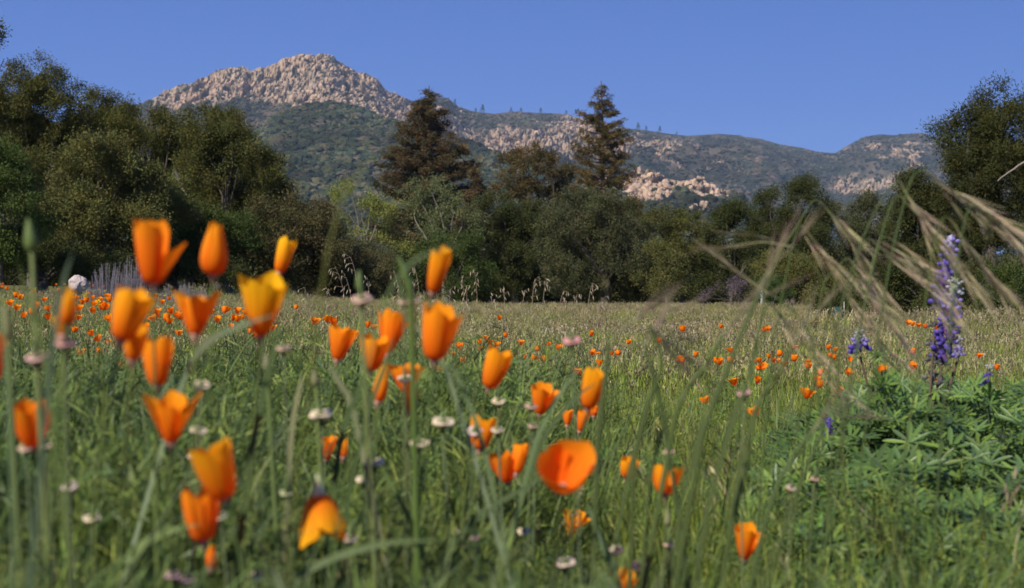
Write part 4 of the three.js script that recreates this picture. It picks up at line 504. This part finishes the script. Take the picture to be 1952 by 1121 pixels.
brome('highest brome plume reaching over the juniper at the right edge', 1.1, [[1640, 900], [1680, 600], [1715, 420], [1745, 330]], [[1762, 326], [1830, 375], [1900, 425], [1960, 460]], { n: 20, fan: .26 });
brome('long slanting brome plume crossing above the top lupine floret', 1.15, [[1600, 850], [1640, 620], [1680, 450], [1705, 380]], [[1716, 374], [1775, 440], [1830, 505], [1890, 590]], { n: 18 });
brome('reddish brome head crossing the middle of the tall lupine', 1.2, [[1580, 950], [1600, 700], [1625, 540], [1648, 460]], [[1656, 455], [1720, 505], [1780, 570], [1835, 640]], { n: 18, pink: true });
brome('brown brome head lying just above the reddish one', 1.25, [[1600, 900], [1630, 700], [1655, 540], [1680, 455]], [[1692, 452], [1740, 490], [1790, 545], [1830, 600]], { n: 16, pink: true });
brome('brome plume leaving the view low on the right side of the juniper', 1.1, [[1720, 900], [1750, 700], [1775, 500], [1800, 415]], [[1808, 415], [1855, 480], [1900, 545], [1950, 610]], { n: 14 });
brome('whitish brome head against the dark juniper at the right edge', 1.05, [[1790, 900], [1810, 640], [1830, 470], [1850, 395]], [[1862, 392], [1900, 425], [1940, 470], [1975, 520]], { n: 16 });
brome('dense brome broom over the meadow end left of the lupine', 1.25, [[1500, 950], [1530, 760], [1555, 620], [1575, 530]], [[1584, 520], [1625, 580], [1670, 640], [1720, 700]], { n: 20 });
brome('straw coloured brome broom beside the dense one', 1.25, [[1520, 950], [1550, 750], [1580, 600], [1605, 500]], [[1618, 492], [1655, 550], [1690, 610], [1740, 680]], { n: 18 });
brome('lavender tinted brome head falling across the open meadow', 1.2, [[1395, 900], [1430, 700], [1450, 620], [1462, 582]], [[1469, 577], [1520, 640], [1570, 700], [1630, 780]], { n: 16, pink: true });
brome('thin brome with horizontal strands before the dark right trees', 1.1, [[1600, 760], [1590, 620], [1560, 520], [1520, 480]], [[1505, 470], [1460, 462], [1420, 465], [1385, 470]], { n: 4, dim: .25, fan: .1 });
brome('thin brome slanting left above the pink blossoms', 1.1, [[1560, 760], [1545, 640], [1510, 590], [1475, 565]], [[1465, 560], [1435, 540], [1405, 520], [1370, 505]], { n: 4, dim: .25, fan: .1 });
brome('dark brome stem fanning right over the open grass', 1.2, [[1135, 980], [1140, 848], [1154, 720], [1160, 668]], [[1163, 655], [1185, 628], [1225, 603], [1290, 585]], { n: 5, dim: .4, near: 1, r: .0021, stem: [.07, .095, .028] });
brome('dark bent brome whose head droops back to a pinkish tip', 1.2, [[1205, 1000], [1212, 872], [1240, 760], [1262, 690]], [[1238, 622], [1262, 645], [1285, 662], [1330, 680]], { n: 8, pink: true, dim: .5, near: 1, r: .0019, stem: [.075, .10, .03] });
brome('long dark brome stem leaning right through the middle poppies', 1.2, [[1268, 900], [1300, 760], [1350, 690], [1372, 650]], [[1378, 640], [1398, 612], [1420, 592], [1460, 575]], { n: 5, dim: .4, near: 1, r: .0021, stem: [.07, .095, .028] });
brome('straight dark brome stem rising to the meadow end', 1.15, [[1330, 880], [1345, 812], [1376, 733], [1415, 633]], [[1447, 560], [1462, 525], [1490, 490], [1520, 462]], { n: 5, dim: .4, near: 1, r: .0021, stem: [.07, .095, .028] });
brome('short dark brome stem low among the silvery leaves', 1.3, [[1405, 960], [1421, 893], [1440, 781], [1479, 720]], [[1511, 659], [1525, 632], [1540, 606], [1552, 588]], { n: 5, dim: .4, near: 1, r: .0021, stem: [.07, .095, .028] });
brome('dark brome stem beside the lone focused poppy', 1.25, [[1430, 1121], [1470, 960], [1500, 890], [1530, 845]], [[1545, 828], [1565, 800], [1590, 790], [1630, 800]], { n: 5, dim: .4, near: 1, r: .0021, stem: [.07, .095, .028] });
brome('dark bent brome stem leaning left over the short grass', 1.2, [[1290, 960], [1272, 848], [1258, 765], [1240, 700]], [[1230, 660], [1238, 640], [1255, 640], [1280, 655]], { n: 6, pink: true, dim: .5, near: 1, r: .0019, stem: [.07, .095, .028] });
brome('pinkish brome head fallen across the lower lupine leaves', 1.35, [[1560, 1121], [1580, 1040], [1590, 980], [1605, 950]], [[1615, 938], [1650, 985], [1690, 1030], [1750, 1080]], { n: 16, pink: true });
brome('second fallen brome head left of the pinkish one', 1.35, [[1480, 1121], [1500, 1060], [1510, 1010], [1522, 990]], [[1530, 985], [1570, 1030], [1610, 1080], [1660, 1130]], { n: 14, pink: true });
brome('rosy fallen brome head right of the pinkish one', 1.35, [[1620, 1121], [1645, 1050], [1660, 1000], [1672, 972]], [[1682, 968], [1710, 1000], [1745, 1020], [1800, 1045]], { n: 14, pink: true });

[[1340, 1010, 1366, 905, 1392, 800, 1420, 705, 'first'], [1385, 1060, 1402, 930, 1432, 820, 1462, 740, 'second'], [1300, 960, 1322, 870, 1338, 800, 1350, 745, 'third'], [1360, 930, 1400, 800, 1438, 690, 1470, 600, 'fourth'], [1230, 1010, 1242, 900, 1262, 820, 1290, 745, 'fifth'], [1475, 1080, 1512, 960, 1555, 850, 1580, 790, 'sixth'], [1180, 1000, 1200, 900, 1225, 800, 1236, 720, 'seventh']].forEach(([a, b, c, d, e, f, g, h, t], i) => blade(`dark leaning grass stem of the bunch right of centre, ${t} in a loose fan`, [[a, b], [c, d], [e, f], [g, h]], 1.1 + i * .04, 8, [.075, .105, .03], 'grass blade', 'tall_grass'));
// dry oat stalks at the far edge of the meadow
function oat(label, px, py, d, lean, n) {
  seed = Math.round(px * 3 + py); const tip = P(px, py, d), gx = tip.x - lean * .3, g = ground(gx, -d), root = thing('wild_oat', label, 'grass', V(gx, g, -d), 'dry oat stalks along the meadow edge'), t = tip.clone().sub(root.position), pts = bez(V(0, 0, 0), V(-lean * .05, t.y * .7, 0), t, 8), k = d / 16; part('stem', stemGeo(pts, .003 * k, [.32, .26, .17], 4), M.straw, root);
  const b = new MB(); for (let i = 0; i < n; i++) { const p = pts[Math.min(8, 4 + Math.floor(rnd() * 5))].clone(), dir = V(lean * .6 + rs(.5), -.8 + rs(.5), rs(.4)).normalize(), q = p.clone().add(V(rs(.05) + lean * .1, rs(.04), rs(.05)).multiplyScalar(k)); b.col = jitter([.46, .37, .26], .25, .06); b.tube([p, q], [.0012 * k, .001 * k], 3); b.spindle(q, q.clone().addScaledVector(dir, rr(.04, .065) * k), .0065 * k, 4); } part('seed_head', b.geo(), M.straw, root);
}
const oats = [[668, 490, 14, -.3, 9], [640, 512, 15, -.35, 9], [655, 520, 14, -.3, 8], [620, 545, 16, -.3, 7], [700, 530, 16, -.1, 7], [750, 515, 14, -.25, 9], [790, 510, 14, -.2, 10], [775, 540, 15, -.2, 8], [800, 560, 16, -.1, 7], [880, 525, 15, -.1, 8], [905, 520, 14, -.1, 9], [890, 545, 16, 0, 7], [860, 550, 15, .1, 7], [960, 545, 18, -.05, 7], [938, 560, 18, .05, 7], [1020, 532, 22, .15, 10], [1042, 535, 22, .2, 10], [1075, 555, 23, .25, 9], [1100, 562, 24, .2, 8], [1130, 540, 23, .25, 8], [1148, 570, 25, .2, 8], [1000, 555, 22, .1, 8], [580, 548, 17, -.2, 7], [830, 545, 16, -.1, 7]], oatRank = (list, x, t) => `${ORD[list.filter((e) => e[0] < x).length].replace('nearest', 'first')} dry oat stalk from the left ${t}`, oatBins = [[0, 730, 'before the olive shrubs'], [730, 850, 'between the pinkish rim and the slim tilted poppy'], [850, 970, 'right of the slim tilted poppy'], [970, 2000, 'below the central grey green oak']];
oats.forEach(([x, y, d, l, n]) => { const [a, b, t] = oatBins.find((e) => x < e[1]); oat(oatRank(oats.filter((e) => e[0] >= a && e[0] < b), x, t), x, y, d, l, n); });

// ---------------------------------------------------------------- lupines
function palm(sd, n, L0) {
  seed = sd; const b = new MB();
  for (let k = 0; k < n; k++) {
    const a = k / n * 6.283 + rs(.12), up = rr(.12, .42), dir = V(Math.cos(a) * Math.cos(up), Math.sin(up), Math.sin(a) * Math.cos(up)), side = V(-Math.sin(a), 0, Math.cos(a)), L = L0 * rr(.78, 1.1); b.col = jitter(pick([[.145, .24, .05], [.11, .19, .045], [.20, .29, .056], [.085, .14, .05]]), .2, .1);
    b.ribbon([0, .3, .6, .85, 1].map((t) => dir.clone().multiplyScalar(L * t).add(V(0, -.12 * t * t * L, 0))), [.05, .13, .19, .14, .02].map((w) => w * L), side, .45);
  }
  b.col = [.12, .15, .06]; b.tube(bez(V(0, 0, 0), V(0, -.8, 0), V(.35, -1.7, rs(.2)), 5), [.03, .032, .035, .036, .038, .04], 4);
  return b.geo();
}
const palms = [palm(71, 9, 1), palm(72, 10, 1), palm(73, 8, 1)];
function lupinePlant(label, base, d0, clusters, stems = [], group = 'lupine plants on the right') {
  const d = d0 * 1.3;
  seed = Math.round(base * 3 + d * 77); const gx = (base - CX) / F * d, root = thing('lupine_plant', label, 'lupine', V(gx, ground(gx, -d) - .01, -d), group);
  for (const [cx, cy, rx, ry, n, s = .04] of clusters) {
    for (let k = 0; k < Math.round(n * 1.35); k++) { const a = rr(0, 6.283), q = Math.sqrt(rnd()), p = P(cx + Math.cos(a) * q * rx, cy + Math.sin(a) * q * ry, d + rs(.16)).sub(root.position), m = part('leaf', palms[Math.floor(rnd() * 3)], M.lupine, root); m.position.copy(p); m.rotation.set(rr(-.5, 1.05), rr(0, 6.3), rs(.8), 'ZXY'); m.scale.setScalar(s * 1.08 * rr(.5, 1)); }
    const c = P(cx, cy, d).sub(root.position); part('stem', stemGeo(bez(V(0, 0, 0), c.clone().multiplyScalar(.5).add(V(rs(.02), .03, 0)), c, 7), .003, [.12, .14, .06]), M.stem, root);
  }
  for (const st of stems) part('stem', stemGeo(new THREE.CatmullRomCurve3([V(0, 0, 0), ...st.map(([x, y]) => P(x, y, d).sub(root.position))]).getPoints(14), .0028, [.11, .085, .06]), M.stem, root);
  return root;
}
const floretGeo = (ban, spot, wing) => { const b = new MB(); b.col = wing; b.ball(V(.006, 0, 0), .0062, .0042, .0036, 7, 4); const rows = 4, cols = 4, id = []; for (let j = 0; j <= rows; j++) for (let i = 0; i <= cols; i++) { const u = i / cols * 2 - 1, v = j / rows, w = Math.sin(Math.PI * clamp(v * .8 + .12)) * .0062; b.col = v > .25 && v < .7 && Math.abs(u) < .45 ? spot : ban; id.push(b.v(-.0008 + .004 * v * v - .0035 * u * u * (1 - v * .3), .002 + v * .011, u * w)); } for (let j = 0; j < rows; j++) for (let i = 0; i < cols; i++) { const q = j * (cols + 1) + i; b.q(id[q], id[q + 1], id[q + cols + 2], id[q + cols + 1]); } b.col = [.14, .12, .1]; b.tube([V(-.006, -.004, 0), V(0, 0, 0)], [.0007, .0011], 4); return b.geo(); };
const FL = { violet: floretGeo([.12, .07, .42], [.34, .27, .62], [.08, .04, .36]), deep: floretGeo([.12, .035, .2], [.22, .06, .26], [.06, .03, .26]), pale: floretGeo([.46, .42, .62], [.6, .55, .66], [.22, .16, .5]), bud: floretGeo([.42, .45, .3], [.5, .5, .38], [.36, .36, .42]), dry: floretGeo([.09, .09, .1], [.12, .12, .13], [.1, .1, .09]) };
function spike(root, d1, top, bot, w0, w1, n, kinds) {
  const d = d1 * 1.3;
  const a = P(...top, d).sub(root.position), c = P(...bot, d).sub(root.position), g = new THREE.Group(); g.name = 'flower_spike'; root.add(g); part('axis', stemGeo([c, c.clone().lerp(a, .5), a], .0018, [.12, .1, .09]), M.stem, g);
  for (let k = 0; k < n; k++) { const t = k / n, ring = Math.floor(t * n / 5), f = clamp(ring / Math.max(1, Math.ceil(n / 5) - 1)), p = a.clone().lerp(c, f), w = lerp(w0, w1, f) * d / F / 2, an = (k % 5) / 5 * 6.283 + ring * .6 + rs(.25), q = p.add(V(Math.cos(an) * w * .55, rs(.003), Math.sin(an) * w * .55)), m = part('floret', FL[kinds(f)], M.floret, g); m.position.copy(q); m.rotation.set(0, -an, rs(.3) + .1, 'YXZ'); m.scale.setScalar(clamp(w / .019, .5, 1.15) * rr(.85, 1.2)); }
}
{
  const main = lupinePlant('large lupine with two tall purple spikes over broad green leaves', 1790, 2.15, [[1790, 800, 150, 65, 52], [1880, 790, 70, 60, 26], [1720, 850, 90, 45, 26], [1850, 870, 100, 40, 26], [1700, 745, 40, 25, 6]], [[[1765, 860], [1778, 780], [1795, 700]], [[1760, 880], [1772, 760], [1780, 640]], [[1790, 850], [1850, 770], [1884, 715]], [[1800, 800], [1815, 720], [1829, 675]]]);
  spike(main, 2.2, [1812, 460], [1795, 590], 30, 54, 48, (f) => f < .15 ? 'pale' : rnd() < .25 ? 'deep' : 'violet');
  spike(main, 2.15, [1822, 538], [1798, 690], 28, 62, 66, (f) => f < .16 ? 'bud' : f < .32 ? 'pale' : rnd() < (f > .5 ? .5 : .35) ? 'deep' : 'violet');
  spike(main, 2.17, [1782, 590], [1782, 720], 20, 40, 24, () => 'dry');
  spike(main, 2.15, [1798, 655], [1790, 770], 30, 24, 18, () => 'dry');
  spike(main, 2.1, [1830, 650], [1828, 678], 8, 24, 15, (f) => f < .45 ? 'bud' : 'pale');
  spike(main, 2.1, [1888, 700], [1880, 732], 10, 24, 13, (f) => f < .5 ? 'bud' : 'violet');
  const small = lupinePlant('smaller lupine with a short violet spike left of the tall one', 1690, 2.1, [[1672, 670, 16, 16, 4, .032], [1690, 735, 30, 18, 6], [1640, 800, 55, 40, 14], [1685, 800, 50, 40, 12]], [[[1690, 800], [1660, 750], [1640, 680]]]);
  spike(small, 2.1, [1638, 632], [1641, 672], 12, 46, 22, (f) => f < .4 ? 'bud' : f < .6 ? 'pale' : 'violet');
  const low = lupinePlant('low lupine with one small blue violet flower head', 1590, 2.0, [[1570, 850, 60, 24, 12], [1600, 885, 70, 30, 18]], [[[1592, 880], [1587, 850], [1580, 825]]]);
  spike(low, 2.0, [1580, 805], [1580, 826], 18, 26, 12, () => 'violet');
  const dead = lupinePlant('lupine with a withered grey flower head on a brown stalk', 1900, 1.95, [[1900, 900, 80, 35, 16], [1930, 840, 40, 40, 10]], [[[1890, 960], [1903, 900], [1910, 850]]]);
  spike(dead, 1.95, [1909, 832], [1911, 856], 24, 30, 12, () => 'dry');
  [['leafy lupine clump left of the fallen pinkish grass heads', 1540, 1.75, [[1530, 930, 80, 40, 20], [1470, 960, 60, 40, 14]]], ['dense lupine leaves directly under the tall purple lupine', 1720, 1.85, [[1700, 930, 90, 40, 26], [1780, 930, 70, 40, 20]]], ['lupine leaves at the right edge under the withered head', 1890, 1.7, [[1880, 970, 80, 40, 24], [1945, 1000, 40, 50, 12]]], ['bright lupine leaves at the bottom right corner', 1870, 1.5, [[1860, 1060, 100, 50, 26]]], ['lupine leaves low behind the fallen rosy grass head', 1710, 1.55, [[1720, 1040, 90, 50, 26]]], ['lupine leaves low beside the lone focused poppy', 1570, 1.5, [[1570, 1050, 80, 50, 22]]], ['bluish lupine leaves under the squat golden poppy', 1250, 2.0, [[1250, 900, 70, 30, 16, .036], [1330, 930, 60, 30, 12, .036]]], ['greyish lupine leaves around the small yellow orange poppy', 1160, 1.95, [[1160, 890, 60, 25, 12, .034], [1120, 950, 70, 40, 14, .034]]], ['sparse lupine leaves right of the lone focused poppy', 1470, 1.55, [[1470, 1080, 60, 35, 14]]]].forEach(([l, b, d, c]) => lupinePlant(l, b, d, c));
  seed = 881; const list = []; for (let k = 0; k < 3600; k++) { const d = rr(1.5, 3.5), px = rr(1300, 2050) + (d - 2.6) * 30, p = P(px, 900, d), g = ground(p.x, p.z), t = clamp((px - 1300) / 350) * lerp(.06, .22, clamp((d - 1.6) / 1.1)); list.push([mat4(V(p.x, g + rr(.03, .05 + t), p.z), new THREE.Quaternion().setFromEuler(new THREE.Euler(rr(-.2, .7), rr(0, 6.3), rs(.5), 'ZXY')), rr(.03, .052)), (() => { const k = rr(.7, 1.15); return [k, k, k * rr(.9, 1.2)]; })()]); }
  tag(scatter('lupine_foliage', palms[0], M.lupine, list), 'mass of lower lupine leaves on the right');
}

// ---------------------------------------------------------------- boulder, sage, teal tubes
{
  seed = 5; const d = 19, p = P(149, 540, d), root = thing('boulder', 'pale rounded boulder half sunk behind the yellow wildflowers', 'boulder', V(p.x, ground(p.x, p.z) - .05, p.z)), g = new THREE.IcosahedronGeometry(1, 5), pa = g.attributes.position, cc = [];
  for (let i = 0; i < pa.count; i++) { const v = V().fromBufferAttribute(pa, i), k = 1 + .6 * fbm(v.x * .9 + 4, v.y * .9, v.z * .9, 4) + .06 * ridged(v.x * 3, v.y * 3, v.z * 3, 3); pa.setXYZ(i, v.x * k * .125, v.y * k * .13 + .05, v.z * k * .13); const c = 1 + .5 * fbm(v.x * 5, v.y * 5, v.z * 5, 3); cc.push(.44 * c, .37 * c, .345 * c); }
  g.setAttribute('color', new THREE.Float32BufferAttribute(cc, 3)); g.computeVertexNormals(); const top = P(149, 526, d).y - root.position.y, m = part('stone', g, M.rock, root); m.scale.setScalar(1); m.position.y = Math.max(.02, top - .17);
  const sage = (label, cx, top, w, d2, n) => { seed = cx; const x = (cx - CX) / F * d2, base = ground(x, -d2), r = thing('sage_shrub', label, 'shrub', V(x, base - .05, -d2), 'silvery sage shrubs'), ht = P(cx, top, d2).y - base, b = new MB(), leaves = []; for (let k = 0; k < n; k++) { const bx = rs(w / 2 * d2 / F), bz = rs(.3), h = ht * rr(.55, 1) * (1 - .45 * (bx / (w / 2 * d2 / F)) ** 2), e = V(bx + rs(.05), h, bz); b.col = jitter([.22, .2, .22], .15, .05); b.tube([V(bx * .7, 0, bz), e], [.004, .0025], 4); for (let j = 0; j < 10; j++) leaves.push([mat4(V(bx * .7, 0, bz).lerp(e, .3 + .7 * j / 9), rq(), rr(.018, .034)), jitter([.29, .27, .30], .2, .05)]); } part('stalks', b.geo(), M.stem, r, 'stuff'); scatter('leaves', SP.airy[0], M.tree, leaves, r); };
  sage('silvery sage shrub right of the pale boulder', 205, 490, 90, 20, 90); sage('taller silvery sage shrub behind the tall beaked poppy', 250, 478, 60, 20.5, 70); sage('low grey sage under the furled pointed poppy', 345, 528, 110, 21, 80);
  [[1452, 566, 15, 46, 'pale grey marker tag by the bright green shrub', [.6, .66, .66], 6, 26], [1597, 602, 13, 16, 'teal planting tube in the dark shrub at the right meadow edge', [.03, .085, .08], 20, 34], [1550, 575, 15, 40, 'dark teal planting tube at the far meadow end', [.03, .09, .09], 30, 16]].forEach(([cx, cy, , dd, label, col, w, h]) => { const q = P(cx, cy, dd), k = dd / F, r = thing('planting_tube', label, 'planting tube', V(q.x, ground(q.x, q.z), q.z)), c = q.y - r.position.y, b = new MB(); b.col = col; const y1 = c + h * k / 2, y0 = Math.max(-.05, c - h * k / 2 - .2); b.tube([V(0, y0, 0), V(.01, (y0 + y1) / 2, 0), V(0, y1, 0)], [w * k * .5, w * k * .48, w * k * .5], 12); b.tube([V(0, y1, 0), V(0, y1 - .02, 0)], [w * k * .5, w * k * .38], 12); part('tube', b.geo(), M.straw, r); part('stake', stemGeo([V(w * k * .6, -.1, 0), V(w * k * .6, y1 + .06, 0)], .008, [.5, .46, .38]), M.stem, r); });
}
renderer.render(scene, camera);
